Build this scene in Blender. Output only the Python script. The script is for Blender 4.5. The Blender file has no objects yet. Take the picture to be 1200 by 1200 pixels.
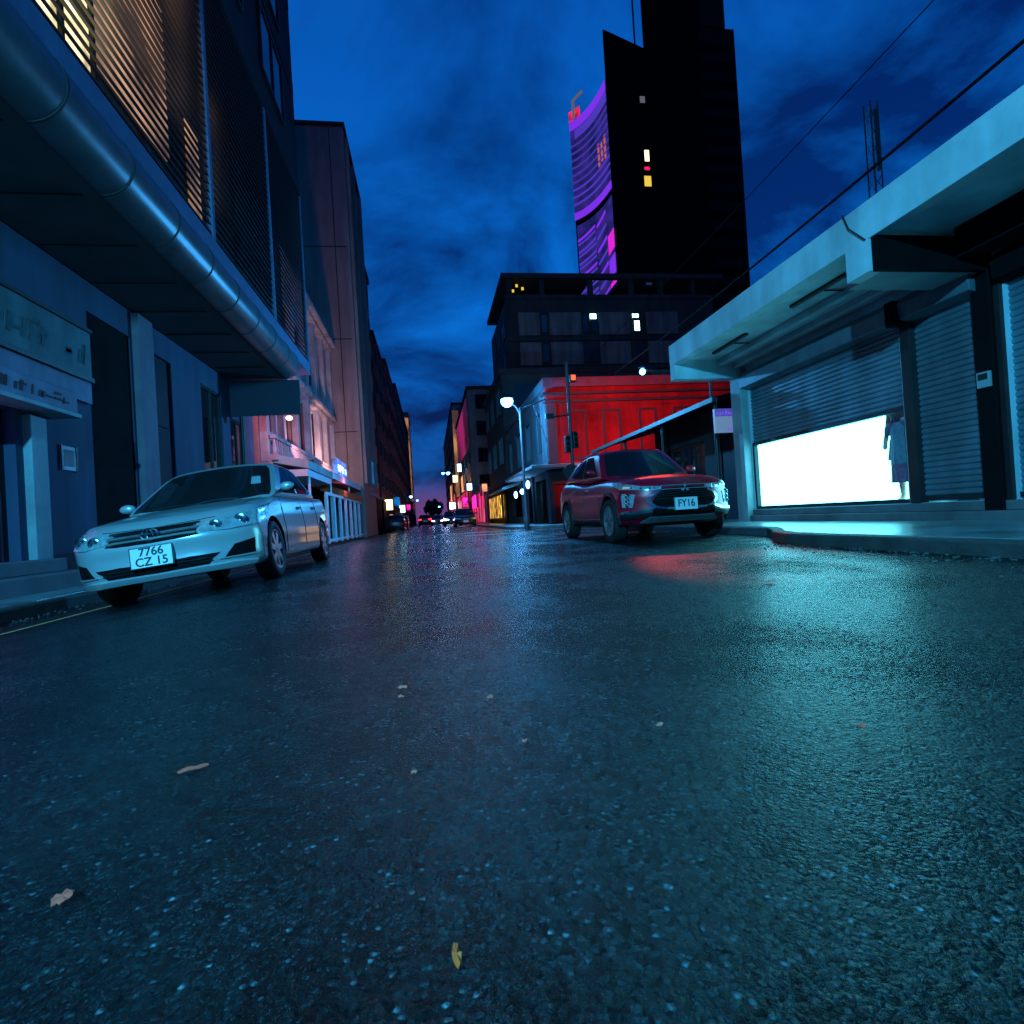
import bpy, bmesh, math, random
import numpy as np
from mathutils import Vector, Matrix
random.seed(7)
S = bpy.context.scene
COL = S.collection
PI = math.pi
R = math.radians

# ------------------------------------------------------------------ camera
cam = bpy.data.cameras.new('camera'); cam_o = bpy.data.objects.new('camera', cam); COL.objects.link(cam_o)
cam.sensor_width = 36; cam.lens = 36 * 640 / 1200; cam.clip_start = .02; cam.clip_end = 2000
cam_o.matrix_world = (Matrix.Translation((0, 0, .5)) @ Matrix.Rotation(R(-8.49), 4, 'Z')
                      @ Matrix.Rotation(R(90.55), 4, 'X') @ Matrix.Rotation(R(-3.5), 4, 'Z'))
S.camera = cam_o
# ------------------------------------------------------------------ sky
W = bpy.data.worlds.new('World'); S.world = W; W.use_nodes = True
wn = W.node_tree.nodes; wl = W.node_tree.links; wn.clear()
def N(t, **k):
    n = wn.new(t)
    for a, b in k.items(): setattr(n, a, b)
    return n
tc = N('ShaderNodeTexCoord')
sep = N('ShaderNodeSeparateXYZ'); wl.new(tc.outputs['Generated'], sep.inputs[0])
sky = N('ShaderNodeTexSky', sky_type='NISHITA', sun_disc=False)
sky.sun_elevation = R(-5); sky.sun_rotation = R(-20)
ramp = N('ShaderNodeValToRGB'); wl.new(sep.outputs['Z'], ramp.inputs[0])
cr = ramp.color_ramp
for i, (p, c) in enumerate([(0.0, (.0006, .022, .11, 1)), (.085, (.0006, .026, .145, 1)), (.22, (.0006, .032, .19, 1)),
                            (.36, (.0008, .060, .32, 1)), (.62, (.0006, .036, .22, 1)), (1.0, (.001, .016, .11, 1))]):
    e = cr.elements[i] if i < 2 else cr.elements.new(p)
    e.position = p; e.color = c
# clouds: noise on the cloud layer (direction / height)
zc = N('ShaderNodeMath', operation='ADD'); wl.new(sep.outputs['Z'], zc.inputs[0]); zc.inputs[1].default_value = .22
dv = N('ShaderNodeVectorMath', operation='DIVIDE'); wl.new(tc.outputs['Generated'], dv.inputs[0])
cmb = N('ShaderNodeCombineXYZ')
for i in range(3): wl.new(zc.outputs[0], cmb.inputs[i])
wl.new(cmb.outputs[0], dv.inputs[1])
nz = N('ShaderNodeTexNoise'); nz.inputs['Scale'].default_value = 1.7; nz.inputs['Detail'].default_value = 7; nz.inputs['Roughness'].default_value = .58
nz.inputs['Distortion'].default_value = .35
wl.new(dv.outputs[0], nz.inputs['Vector'])
cm = N('ShaderNodeValToRGB'); wl.new(nz.outputs['Fac'], cm.inputs[0])
cm.color_ramp.elements[0].position = .40; cm.color_ramp.elements[0].color = (.28, .27, .33, 1)
cm.color_ramp.elements[1].position = .62; cm.color_ramp.elements[1].color = (1.6, 1.75, 1.38, 1)
mul = N('ShaderNodeMix', data_type='RGBA', blend_type='MULTIPLY'); mul.inputs[0].default_value = 1
wl.new(ramp.outputs[0], mul.inputs[6]); wl.new(cm.outputs[0], mul.inputs[7])
# last purple glow of dusk, low over the far end of the street only
gy = N('ShaderNodeMapRange', interpolation_type='SMOOTHSTEP'); wl.new(sep.outputs['Y'], gy.inputs[0]); gy.inputs['From Min'].default_value = .93; gy.inputs['From Max'].default_value = .995
gz = N('ShaderNodeMapRange', interpolation_type='SMOOTHSTEP'); wl.new(sep.outputs['Z'], gz.inputs[0]); gz.inputs['From Min'].default_value = .085; gz.inputs['From Max'].default_value = .02
gm = N('ShaderNodeMath', operation='MULTIPLY'); wl.new(gy.outputs[0], gm.inputs[0]); wl.new(gz.outputs[0], gm.inputs[1])
gl = N('ShaderNodeMix', data_type='RGBA'); wl.new(gm.outputs[0], gl.inputs[0]); wl.new(mul.outputs[2], gl.inputs[6]); gl.inputs[7].default_value = (.085, .032, .13, 1)
b1 = N('ShaderNodeBackground'); wl.new(gl.outputs[2], b1.inputs[0]); b1.inputs[1].default_value = 1.6
b2 = N('ShaderNodeBackground'); wl.new(sky.outputs[0], b2.inputs[0]); b2.inputs[1].default_value = .05
ad = N('ShaderNodeAddShader'); wl.new(b1.outputs[0], ad.inputs[0]); wl.new(b2.outputs[0], ad.inputs[1])
wo = N('ShaderNodeOutputWorld'); wl.new(ad.outputs[0], wo.inputs[0])
# ------------------------------------------------------------------ exposure
S.view_settings.view_transform = 'Standard'; S.view_settings.look = 'None'
S.view_settings.exposure = 0; S.view_settings.gamma = 1
S.cycles.use_denoising = True; S.cycles.denoising_prefilter = 'NONE'; S.cycles.sample_clamp_indirect = 6; S.cycles.sample_clamp_direct = 10; S.cycles.max_bounces = 6

LAMP_POWER = 10500        # street lamp behind the camera
STREET_POWER = 3600       # visible street lamp on the corner
FLOOD_POWER = 1300        # lamp in front of the red building
WINDOW_GLOW = 8.0        # lit display window

# ================================================================== materials
def mat(name, base, rough=.6, metal=0, var=.25, vscale=3.0, bump=0, bscale=40, coat=0, spec=.5, streak=0, emit=None, estr=0):
    m = bpy.data.materials.new(name); m.use_nodes = True
    nt = m.node_tree; p = nt.nodes['Principled BSDF']; L = nt.links
    p.inputs['Roughness'].default_value = rough; p.inputs['Metallic'].default_value = metal
    p.inputs['Specular IOR Level'].default_value = spec; p.inputs['Coat Weight'].default_value = coat
    p.inputs['Coat Roughness'].default_value = .06
    c = (*base, 1)
    t = nt.nodes.new('ShaderNodeTexCoord')
    n = nt.nodes.new('ShaderNodeTexNoise'); n.inputs['Scale'].default_value = vscale; n.inputs['Detail'].default_value = 8; n.inputs['Roughness'].default_value = .65
    L.new(t.outputs['Object'], n.inputs['Vector'])
    r = nt.nodes.new('ShaderNodeValToRGB'); L.new(n.outputs['Fac'], r.inputs[0])
    r.color_ramp.elements[0].position = .3; r.color_ramp.elements[1].position = .72
    r.color_ramp.elements[0].color = tuple(x * (1 - var) for x in base) + (1,)
    r.color_ramp.elements[1].color = tuple(min(1, x * (1 + var * .5)) for x in base) + (1,)
    out = r.outputs[0]
    if streak:
        mp = nt.nodes.new('ShaderNodeMapping'); mp.inputs['Scale'].default_value = (.8, .8, .10); L.new(t.outputs['Object'], mp.inputs[0])
        n2 = nt.nodes.new('ShaderNodeTexNoise'); n2.inputs['Scale'].default_value = 2.5; n2.inputs['Detail'].default_value = 6; L.new(mp.outputs[0], n2.inputs['Vector'])
        r2 = nt.nodes.new('ShaderNodeValToRGB'); L.new(n2.outputs['Fac'], r2.inputs[0])
        r2.color_ramp.elements[0].position = .38; r2.color_ramp.elements[1].position = .62
        r2.color_ramp.elements[0].color = (1 - streak, 1 - streak, 1 - streak, 1); r2.color_ramp.elements[1].color = (1, 1, 1, 1)
        mx = nt.nodes.new('ShaderNodeMix'); mx.data_type = 'RGBA'; mx.blend_type = 'MULTIPLY'; mx.inputs[0].default_value = 1
        L.new(out, mx.inputs[6]); L.new(r2.outputs[0], mx.inputs[7]); out = mx.outputs[2]
    L.new(out, p.inputs['Base Color'])
    # roughness varies a little too
    mr = nt.nodes.new('ShaderNodeMapRange'); L.new(n.outputs['Fac'], mr.inputs[0])
    mr.inputs['To Min'].default_value = max(0, rough * .8); mr.inputs['To Max'].default_value = min(1, rough * 1.2); L.new(mr.outputs[0], p.inputs['Roughness'])
    if bump:
        nb = nt.nodes.new('ShaderNodeTexNoise'); nb.inputs['Scale'].default_value = bscale; nb.inputs['Detail'].default_value = 5; L.new(t.outputs['Object'], nb.inputs['Vector'])
        bp = nt.nodes.new('ShaderNodeBump'); bp.inputs['Strength'].default_value = bump; bp.inputs['Distance'].default_value = .01
        L.new(nb.outputs['Fac'], bp.inputs['Height']); L.new(bp.outputs[0], p.inputs['Normal'])
    if emit:
        p.inputs['Emission Color'].default_value = (*emit, 1); p.inputs['Emission Strength'].default_value = estr
    return m
def glow(name, col, strength, base=(.1, .1, .1), pattern=None):
    m = bpy.data.materials.new(name); m.use_nodes = True
    nt = m.node_tree; p = nt.nodes['Principled BSDF']
    p.inputs['Base Color'].default_value = (*base, 1); p.inputs['Roughness'].default_value = .4
    p.inputs['Emission Color'].default_value = (*col, 1); p.inputs['Emission Strength'].default_value = strength
    if pattern:   # uneven brightness of a lit room or panel
        t = nt.nodes.new('ShaderNodeTexCoord'); n = nt.nodes.new('ShaderNodeTexNoise'); n.inputs['Scale'].default_value = pattern; n.inputs['Detail'].default_value = 4
        nt.links.new(t.outputs['Object'], n.inputs['Vector'])
        mr = nt.nodes.new('ShaderNodeMapRange'); mr.inputs['From Min'].default_value = .35; mr.inputs['From Max'].default_value = .65
        mr.inputs['To Min'].default_value = strength * .15; mr.inputs['To Max'].default_value = strength * 1.4
        nt.links.new(n.outputs['Fac'], mr.inputs[0]); nt.links.new(mr.outputs[0], p.inputs['Emission Strength'])
    return m
def asphalt_mat():
    m = bpy.data.materials.new('asphalt'); m.use_nodes = True
    nt = m.node_tree; p = nt.nodes['Principled BSDF']; L = nt.links; A = nt.nodes.new
    t = A('ShaderNodeTexCoord')
    vo = A('ShaderNodeTexVoronoi'); vo.inputs['Scale'].default_value = 135; vo.inputs['Randomness'].default_value = 1; L.new(t.outputs['Object'], vo.inputs['Vector'])
    v2 = A('ShaderNodeTexVoronoi'); v2.inputs['Scale'].default_value = 150; L.new(t.outputs['Object'], v2.inputs['Vector'])
    n1 = A('ShaderNodeTexNoise'); n1.inputs['Scale'].default_value = .9; n1.inputs['Detail'].default_value = 7; n1.inputs['Roughness'].default_value = .62; L.new(t.outputs['Object'], n1.inputs['Vector'])
    n2 = A('ShaderNodeTexNoise'); n2.inputs['Scale'].default_value = 34; n2.inputs['Detail'].default_value = 6; n2.inputs['Roughness'].default_value = .7; L.new(t.outputs['Object'], n2.inputs['Vector'])
    # height: stones (cells) + fines + undulation
    def math_(op, a, b):
        q = A('ShaderNodeMath'); q.operation = op
        for i, x in enumerate((a, b)):
            if isinstance(x, (int, float)): q.inputs[i].default_value = x
            else: L.new(x, q.inputs[i])
        return q.outputs[0]
    wn_ = A('ShaderNodeTexWhiteNoise'); L.new(vo.outputs['Position'], wn_.inputs['Vector'])
    stone = math_('MULTIPLY', math_('SUBTRACT', 1, math_('MULTIPLY', vo.outputs['Distance'], 1.0)), math_('ADD', math_('MULTIPLY', wn_.outputs['Value'], .6), .4))
    # each stone lies tilted its own way
    ofs = A('ShaderNodeVectorMath'); ofs.operation = 'SUBTRACT'; L.new(t.outputs['Object'], ofs.inputs[0]); L.new(vo.outputs['Position'], ofs.inputs[1])
    rnd = A('ShaderNodeVectorMath'); rnd.operation = 'SUBTRACT'; L.new(wn_.outputs['Color'], rnd.inputs[0]); rnd.inputs[1].default_value = (.5, .5, .5)
    dot = A('ShaderNodeVectorMath'); dot.operation = 'DOT_PRODUCT'; L.new(ofs.outputs[0], dot.inputs[0]); L.new(rnd.outputs[0], dot.inputs[1])
    tilt = math_('MULTIPLY', dot.outputs['Value'], .5)
    h = math_('ADD', math_('MULTIPLY', stone, .009), math_('MULTIPLY', math_('SUBTRACT', 1, v2.outputs['Distance']), .0016))
    h = math_('ADD', h, math_('MULTIPLY', n2.outputs['Fac'], .022))
    h = math_('ADD', h, tilt)
    bp = A('ShaderNodeBump'); bp.inputs['Strength'].default_value = 1; bp.inputs['Distance'].default_value = 1.0
    L.new(h, bp.inputs['Height']); L.new(bp.outputs[0], p.inputs['Normal'])
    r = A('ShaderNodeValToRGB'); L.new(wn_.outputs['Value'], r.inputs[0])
    r.color_ramp.elements[0].color = (.004, .005, .006, 1); r.color_ramp.elements[1].color = (.30, .48, .56, 1)  # top of the ramp: blue glints put into the palest stones' colour
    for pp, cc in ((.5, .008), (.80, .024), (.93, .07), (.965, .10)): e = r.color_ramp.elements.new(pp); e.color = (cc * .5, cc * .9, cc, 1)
    r1 = A('ShaderNodeValToRGB'); L.new(n1.outputs['Fac'], r1.inputs[0])
    r1.color_ramp.elements[0].position = .3; r1.color_ramp.elements[0].color = (.30, .30, .30, 1); r1.color_ramp.elements[1].position = .68
    mx = A('ShaderNodeMix'); mx.data_type = 'RGBA'; mx.blend_type = 'MULTIPLY'; mx.inputs[0].default_value = 1
    L.new(r.outputs[0], mx.inputs[6]); L.new(r1.outputs[0], mx.inputs[7]); 
    # stones fade into dark binder at their rims; clumps of worn and dark surface
    sh = A('ShaderNodeMapRange'); L.new(vo.outputs['Distance'], sh.inputs[0]); sh.inputs['From Min'].default_value = .25; sh.inputs['From Max'].default_value = .6; sh.inputs['To Min'].default_value = 1; sh.inputs['To Max'].default_value = .18
    n3 = A('ShaderNodeTexNoise'); n3.inputs['Scale'].default_value = 9; n3.inputs['Detail'].default_value = 6; n3.inputs['Roughness'].default_value = .7; L.new(t.outputs['Object'], n3.inputs['Vector'])
    s3 = A('ShaderNodeMapRange'); L.new(n3.outputs['Fac'], s3.inputs[0]); s3.inputs['From Min'].default_value = .38; s3.inputs['From Max'].default_value = .66; s3.inputs['To Min'].default_value = .10; s3.inputs['To Max'].default_value = 1.15
    mx3 = A('ShaderNodeMix'); mx3.data_type = 'RGBA'; mx3.blend_type = 'MULTIPLY'; mx3.inputs[0].default_value = 1
    L.new(mx.outputs[2], mx3.inputs[6]); L.new(math_('MULTIPLY', sh.outputs[0], s3.outputs[0]), mx3.inputs[7]); L.new(mx3.outputs[2], p.inputs['Base Color'])
    mr = A('ShaderNodeMapRange'); L.new(n1.outputs['Fac'], mr.inputs[0]); mr.inputs['From Min'].default_value = .3; mr.inputs['From Max'].default_value = .7
    mr.inputs['To Min'].default_value = .09; mr.inputs['To Max'].default_value = .38
    rr = math_('MULTIPLY', mr.outputs[0], math_('ADD', math_('MULTIPLY', wn_.outputs['Value'], .9), .45))
    L.new(rr, p.inputs['Roughness']); p.inputs['Specular IOR Level'].default_value = .34; p.inputs['Specular Tint'].default_value = (.55, .92, 1.0, 1)  # tint puts the lamps' teal cast into the road's reflections
    return m

M = {}
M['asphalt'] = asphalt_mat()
M['paving'] = mat('paving', (.20, .27, .28), .30, var=.7, vscale=1.8, bump=1.0, bscale=9)
M['kerb'] = mat('kerb', (.22, .22, .21), .6, var=.5, vscale=4, bump=.6, bscale=30)
M['kerb_dark'] = mat('kerb_dark', (.05, .05, .05), .7, var=.5, vscale=4, bump=.6, bscale=30)
M['line_paint'] = mat('line_paint', (.85, .30, .12), .6, var=.55, vscale=9, bump=.5, bscale=60)
M['white_line'] = mat('white_line', (.6, .6, .58), .6, var=.5, vscale=9)
M['blue_wall'] = mat('blue_wall', (.030, .070, .14), .75, var=.3, vscale=1.3, streak=.35, bump=.25, bscale=30)
M['dark_wall'] = mat('dark_wall', (.010, .0105, .012), .8, var=.4, vscale=.8, streak=.3)
M['soffit'] = mat('soffit', (.07, .08, .085), .7, var=.35, vscale=1.2)
M['fascia_metal'] = mat('fascia_metal', (.10, .14, .16), .34, metal=.25, var=.3, vscale=2.5, bump=.05, bscale=9)
M['navy_beam'] = mat('navy_beam', (.10, .18, .30), .5, var=.3)
M['slat'] = mat('slat', (.035, .036, .04), .5, var=.3)
M['seam'] = mat('seam', (.02, .02, .02), .7)
M['pilaster'] = mat('pilaster', (.22, .17, .22), .7, var=.3, vscale=2, streak=.3)
M['teal_paint'] = mat('teal_paint', (.30, .40, .42), .6, var=.25, vscale=2, streak=.25)
M['lav_paint'] = mat('lav_paint', (.20, .19, .30), .6, var=.4, vscale=2, streak=.35)
M['black'] = mat('black', (.004, .004, .005), .8, var=.3, spec=.1)
M['door_dark'] = mat('door_dark', (.012, .013, .024), .6, var=.3, spec=.2)
M['glass'] = mat('glass', (.012, .014, .017), .06, var=.1, spec=.7)
M['canopy'] = mat('canopy', (.42, .66, .72), .6, var=.28, vscale=1.1, streak=.25, bump=.2, bscale=25)
M['canopy_dark'] = mat('canopy_dark', (.20, .30, .33), .7, var=.35, vscale=1.2)
M['shutter'] = mat('shutter', (.15, .24, .29), .42, metal=.35, var=.35, vscale=1.6, streak=.35)
M['plinth'] = mat('plinth', (.12, .13, .14), .6, var=.4, vscale=2, bump=.4)
M['metal_grey'] = mat('metal_grey', (.28, .29, .30), .4, metal=.6, var=.3, vscale=5)
M['galv'] = mat('galv', (.42, .43, .44), .4, metal=.5, var=.3, vscale=6)
M['dark_metal'] = mat('dark_metal', (.03, .03, .032), .45, metal=.4, var=.3)
M['white_int'] = mat('white_int', (.85, .86, .86), .7, var=.05)
M['red_wall'] = mat('red_wall', (.46, .007, .010), .85, var=.65, vscale=.55, streak=.35, bump=.2, spec=.15)
M['red_trim'] = mat('red_trim', (.07, .004, .006), .7, var=.3)
M['red_cornice'] = mat('red_cornice', (.20, .02, .035), .8, var=.4, vscale=2)
M['pink_render'] = mat('pink_render', (.48, .36, .38), .8, var=.4, vscale=1.1, streak=.35, bump=.3)
M['brown_render'] = mat('brown_render', (.30, .19, .18), .8, var=.25, vscale=.5, streak=.25)
M['concrete_dark'] = mat('concrete_dark', (.035, .030, .029), .9, var=.4, vscale=.4, streak=.4)
M['concrete_panel'] = mat('concrete_panel', (.17, .13, .12), .9, var=.3, vscale=.5, streak=.4)
M['tower_black'] = mat('tower_black', (.003, .003, .0035), .8, var=.3, vscale=.1, spec=.05)
M['tower_navy'] = mat('tower_navy', (.012, .012, .013), .8, var=.3, vscale=.1, spec=.1)
M['awning_white'] = mat('awning_white', (.62, .60, .66), .7, var=.2)
M['awning_orange'] = mat('awning_orange', (.65, .10, .02), .7, var=.3)
M['blue_paint'] = mat('blue_paint', (.02, .22, .50), .5, var=.3, emit=(.0, .1, .3), estr=.0)
M['white_paint'] = mat('white_paint', (.72, .68, .72), .6, var=.2)
M['rubber'] = mat('rubber', (.012, .012, .013), .75, var=.3, vscale=12)
M['trim_black'] = mat('trim_black', (.012, .012, .014), .45, var=.2)
M['chrome'] = mat('chrome', (.80, .82, .84), .14, metal=1, var=.05)
M['rim'] = mat('rim', (.42, .43, .45), .32, metal=.8, var=.15)
M['silver_paint'] = mat('silver_paint', (.50, .53, .55), .30, metal=.4, var=.05, coat=.8)
M['red_paint'] = mat('red_paint', (.52, .005, .024), .30, metal=.1, var=.06, coat=.5)
M['dark_paint'] = mat('dark_paint', (.03, .035, .045), .3, metal=.4, var=.05, coat=1)
M['lens'] = mat('lens', (.62, .70, .72), .12, metal=.5, var=.45, vscale=22, coat=1)
M['plate'] = mat('plate', (.72, .74, .74), .45, var=.1)
M['faded_ink'] = mat('faded_ink', (.06, .10, .11), .8, var=.6, vscale=6)
M['sign_board'] = mat('sign_board', (.10, .19, .21), .7, var=.45, vscale=1.6, streak=.4)
M['slate_wall'] = mat('slate_wall', (.035, .055, .07), .8, var=.4, vscale=.9, streak=.3)
M['pole_dark'] = mat('pole_dark', (.12, .09, .10), .5, metal=.3, var=.4, vscale=5)
M['panel_navy'] = mat('panel_navy', (.010, .018, .05), .6, var=.3)
M['grit'] = mat('grit', (.09, .085, .08), .85, var=.6, vscale=12)
M['ink'] = mat('ink', (.01, .01, .012), .5)
M['leaf_litter'] = mat('leaf_litter', (.95, .10, .055), .8, var=.45, vscale=40)
M['paper_litter'] = mat('paper_litter', (.95, .19, .12), .8, var=.3, vscale=30)
M['yellow_litter'] = mat('yellow_litter', (.95, .11, .012), .7, var=.4, vscale=30)
M['foliage'] = mat('foliage', (.03, .05, .03), .8, var=.4)
M['bark'] = mat('bark', (.04, .03, .025), .9)
M['skin'] = mat('skin', (.55, .27, .20), .5, var=.1)
M['dress'] = mat('dress', (.13, .20, .27), .8, var=.5, vscale=9)
M['dress_pink'] = mat('dress_pink', (.24, .09, .16), .8, var=.5, vscale=14)
M['window_white'] = glow('window_white', (.13, .76, .96), WINDOW_GLOW)
M['lamp_white'] = glow('lamp_white', (.07, .38, 1.0), 24)
M['lamp_small'] = glow('lamp_small', (.25, .62, 1.0), 8)
M['lamp_pink'] = glow('lamp_pink', (1.0, .5, .6), 4)
M['lamp_cyan'] = glow('lamp_cyan', (.45, .95, 1.0), 6)
M['lamp_warm'] = glow('lamp_warm', (1.0, .75, .35), 3)
M['warm_window'] = glow('warm_window', (1.0, .56, .33), .50, pattern=.9)
M['pale_window'] = glow('pale_window', (1.0, .84, .45), 1.7, pattern=2.2)
M['amber_glow'] = glow('amber_glow', (1.0, .42, .14), .40, pattern=.25)  # emission in place of amber light on the far walls
M['shop_yellow'] = glow('shop_yellow', (1.0, .50, .06), 2.4, pattern=2)
M['shop_red'] = glow('shop_red', (.9, .012, .10), .9, pattern=.8)
M['shop_orange'] = glow('shop_orange', (1.0, .38, .16), 1.3, pattern=1.2)
M['shop_magenta'] = glow('shop_magenta', (1.0, .01, .40), 1.8, pattern=1.5)
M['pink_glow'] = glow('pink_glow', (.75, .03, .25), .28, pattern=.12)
M['sign_blue'] = glow('sign_blue', (.12, .25, 1.0), 1.2, pattern=3)
M['sign_pale'] = glow('sign_pale', (.30, .50, .90), .35)
M['kiosk_blue'] = glow('kiosk_blue', (.0, .22, .70), .7, pattern=1)
M['led_violet'] = glow('led_violet', (.10, .045, .62), .7)
M['led_purple'] = glow('led_purple', (.22, .025, .85), .9)
M['led_magenta'] = glow('led_magenta', (.75, .01, .65), 1.0)
M['led_blue'] = glow('led_blue', (.06, .04, .42), .7)
M['led_orange'] = glow('led_orange', (.7, .14, .08), .7)
M['yellow_window'] = glow('yellow_window', (1.0, .66, .05), .9)
M['dim_window'] = glow('dim_window', (.45, .40, .45), .25)
M['signal_orange'] = glow('signal_orange', (1.0, .12, .01), 1.6)
M['tail_red'] = glow('tail_red', (1.0, .02, .03), 4)
M['headlamp'] = glow('headlamp', (.5, .62, 1.0), 40)
M['door_violet'] = glow('door_violet', (.35, .20, .9), .5, pattern=3)

# ================================================================== mesh helpers
class MB:
    def __init__(s): s.v = []; s.f = []; s.mi = []
    def add(s, vs, fs, mi=0):
        o = len(s.v); s.v += [tuple(map(float, p)) for p in vs]
        s.f += [tuple(o + i for i in f) for f in fs]; s.mi += [mi] * len(fs); return s
    def box(s, x0, x1, y0, y1, z0, z1, mi=0):
        vs = [(x0, y0, z0), (x1, y0, z0), (x1, y1, z0), (x0, y1, z0), (x0, y0, z1), (x1, y0, z1), (x1, y1, z1), (x0, y1, z1)]
        return s.add(vs, [(0, 3, 2, 1), (4, 5, 6, 7), (0, 1, 5, 4), (1, 2, 6, 5), (2, 3, 7, 6), (3, 0, 4, 7)], mi)
    def prism(s, poly, axis, a0, a1, mi=0):
        n = len(poly)
        def P(p, a): return (a, p[0], p[1]) if axis == 'x' else (p[0], a, p[1]) if axis == 'y' else (p[0], p[1], a)
        vs = [P(p, a0) for p in poly] + [P(p, a1) for p in poly]
        return s.add(vs, [tuple(range(n - 1, -1, -1)), tuple(range(n, 2 * n))] + [(i, (i + 1) % n, n + (i + 1) % n, n + i) for i in range(n)], mi)
    def tube(s, pts, r, n=10, mi=0):
        pts = [Vector(p) for p in pts]; rs = r if isinstance(r, (list, tuple)) else [r] * len(pts)
        vs = []; up = None
        for i, p in enumerate(pts):
            d = (pts[min(i + 1, len(pts) - 1)] - pts[max(i - 1, 0)]).normalized()
            a = d.orthogonal().normalized() if up is None else (up - d * up.dot(d)).normalized()
            up = a; b = d.cross(a)
            vs += [p + (a * math.cos(2 * PI * k / n) + b * math.sin(2 * PI * k / n)) * rs[i] for k in range(n)]
        fs = [(i * n + k, i * n + (k + 1) % n, (i + 1) * n + (k + 1) % n, (i + 1) * n + k) for i in range(len(pts) - 1) for k in range(n)]
        fs += [tuple(range(n - 1, -1, -1)), tuple(range((len(pts) - 1) * n, len(pts) * n))]
        return s.add(vs, fs, mi)
    def lathe(s, prof, n=24, c=(0, 0, 0), axis='z', mi=0, caps=True):
        vs = []
        for r, h in prof:
            for k in range(n):
                a = 2 * PI * k / n; x, y = r * math.cos(a), r * math.sin(a)
                q = (x, y, h) if axis == 'z' else (h, x, y) if axis == 'x' else (y, h, x)
                vs.append((q[0] + c[0], q[1] + c[1], q[2] + c[2]))
        m = len(prof)
        fs = [(i * n + k, i * n + (k + 1) % n, (i + 1) * n + (k + 1) % n, (i + 1) * n + k) for i in range(m - 1) for k in range(n)]
        if caps: fs += [tuple(range(n - 1, -1, -1)), tuple(range((m - 1) * n, m * n))]
        return s.add(vs, fs, mi)
    def ball(s, c, r, n=12, mi=0):
        r = (r, r, r) if isinstance(r, (int, float)) else r
        o = len(s.v); s.lathe([(max(.02, math.sin(PI * i / 8)), -math.cos(PI * i / 8)) for i in range(9)], n, mi=mi)
        for i in range(o, len(s.v)):
            x, y, z = s.v[i]; s.v[i] = (c[0] + x * r[0], c[1] + y * r[1], c[2] + z * r[2])
        return s
    def grid(s, rows, mi=0, closed=False):
        n = len(rows[0]); vs = [p for r in rows for p in r]
        fs = [(i * n + k, i * n + k + 1, (i + 1) * n + k + 1, (i + 1) * n + k) for i in range(len(rows) - 1) for k in range(n - 1)]
        return s.add(vs, fs, mi)
    def build(s, name, mats, parent=None, smooth=False, bevel=0, loc=None, fix=True):
        me = bpy.data.meshes.new(name); me.from_pydata(s.v, [], s.f)
        mats = mats if isinstance(mats, (list, tuple)) else [mats]
        for m in mats: me.materials.append(M[m] if isinstance(m, str) else m)
        me.polygons.foreach_set('material_index', s.mi)
        if fix:
            bm = bmesh.new(); bm.from_mesh(me); bmesh.ops.recalc_face_normals(bm, faces=bm.faces); bm.to_mesh(me); bm.free()
        if smooth:
            me.polygons.foreach_set('use_smooth', [True] * len(me.polygons)); me.set_sharp_from_angle(angle=R(smooth if smooth > 1 else 40))
        me.update()
        o = bpy.data.objects.new(name, me); COL.objects.link(o)
        if parent: o.parent = parent
        if loc: o.location = loc
        if bevel:
            b = o.modifiers.new('bevel', 'BEVEL'); b.width = bevel; b.segments = 2; b.limit_method = 'ANGLE'
        return o
def tag(o, label, cat, group=None, kind=None):
    o['label'] = label; o['category'] = cat
    if group: o['group'] = group
    if kind: o['kind'] = kind
    return o
def struct(o): o['kind'] = 'structure'; return o
def empty(name, label, cat, loc=(0, 0, 0), group=None, rot=(0, 0, 0)):
    o = bpy.data.objects.new(name, None); COL.objects.link(o); o.location = loc; o.rotation_euler = rot; o.empty_display_size = .2
    return tag(o, label, cat, group)
def box(name, m, parent, x0, x1, y0, y1, z0, z1, bevel=0):
    return MB().box(x0, x1, y0, y1, z0, z1).build(name, m, parent, bevel=bevel)
def wall_cells(mb, plane, c0, c1, a0, a1, z0, z1, holes, mi=0):
    """wall slab between c0 and c1 across; holes are (a0,a1,z0,z1)"""
    ua = sorted({a0, a1, *[h[0] for h in holes], *[h[1] for h in holes]}); uz = sorted({z0, z1, *[h[2] for h in holes], *[h[3] for h in holes]})
    ua = [u for u in ua if a0 <= u <= a1]; uz = [u for u in uz if z0 <= u <= z1]
    for i in range(len(ua) - 1):
        run = None
        for j in range(len(uz) - 1):
            ca, cz = (ua[i] + ua[i + 1]) / 2, (uz[j] + uz[j + 1]) / 2
            hole = any(h[0] < ca < h[1] and h[2] < cz < h[3] for h in holes)
            if not hole:
                run = (run[0], uz[j + 1]) if run else (uz[j], uz[j + 1])
            if hole or j == len(uz) - 2:
                if run:
                    if plane == 'x': mb.box(c0, c1, ua[i], ua[i + 1], run[0], run[1], mi)
                    else: mb.box(ua[i], ua[i + 1], c0, c1, run[0], run[1], mi)
                run = None
    return mb
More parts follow.
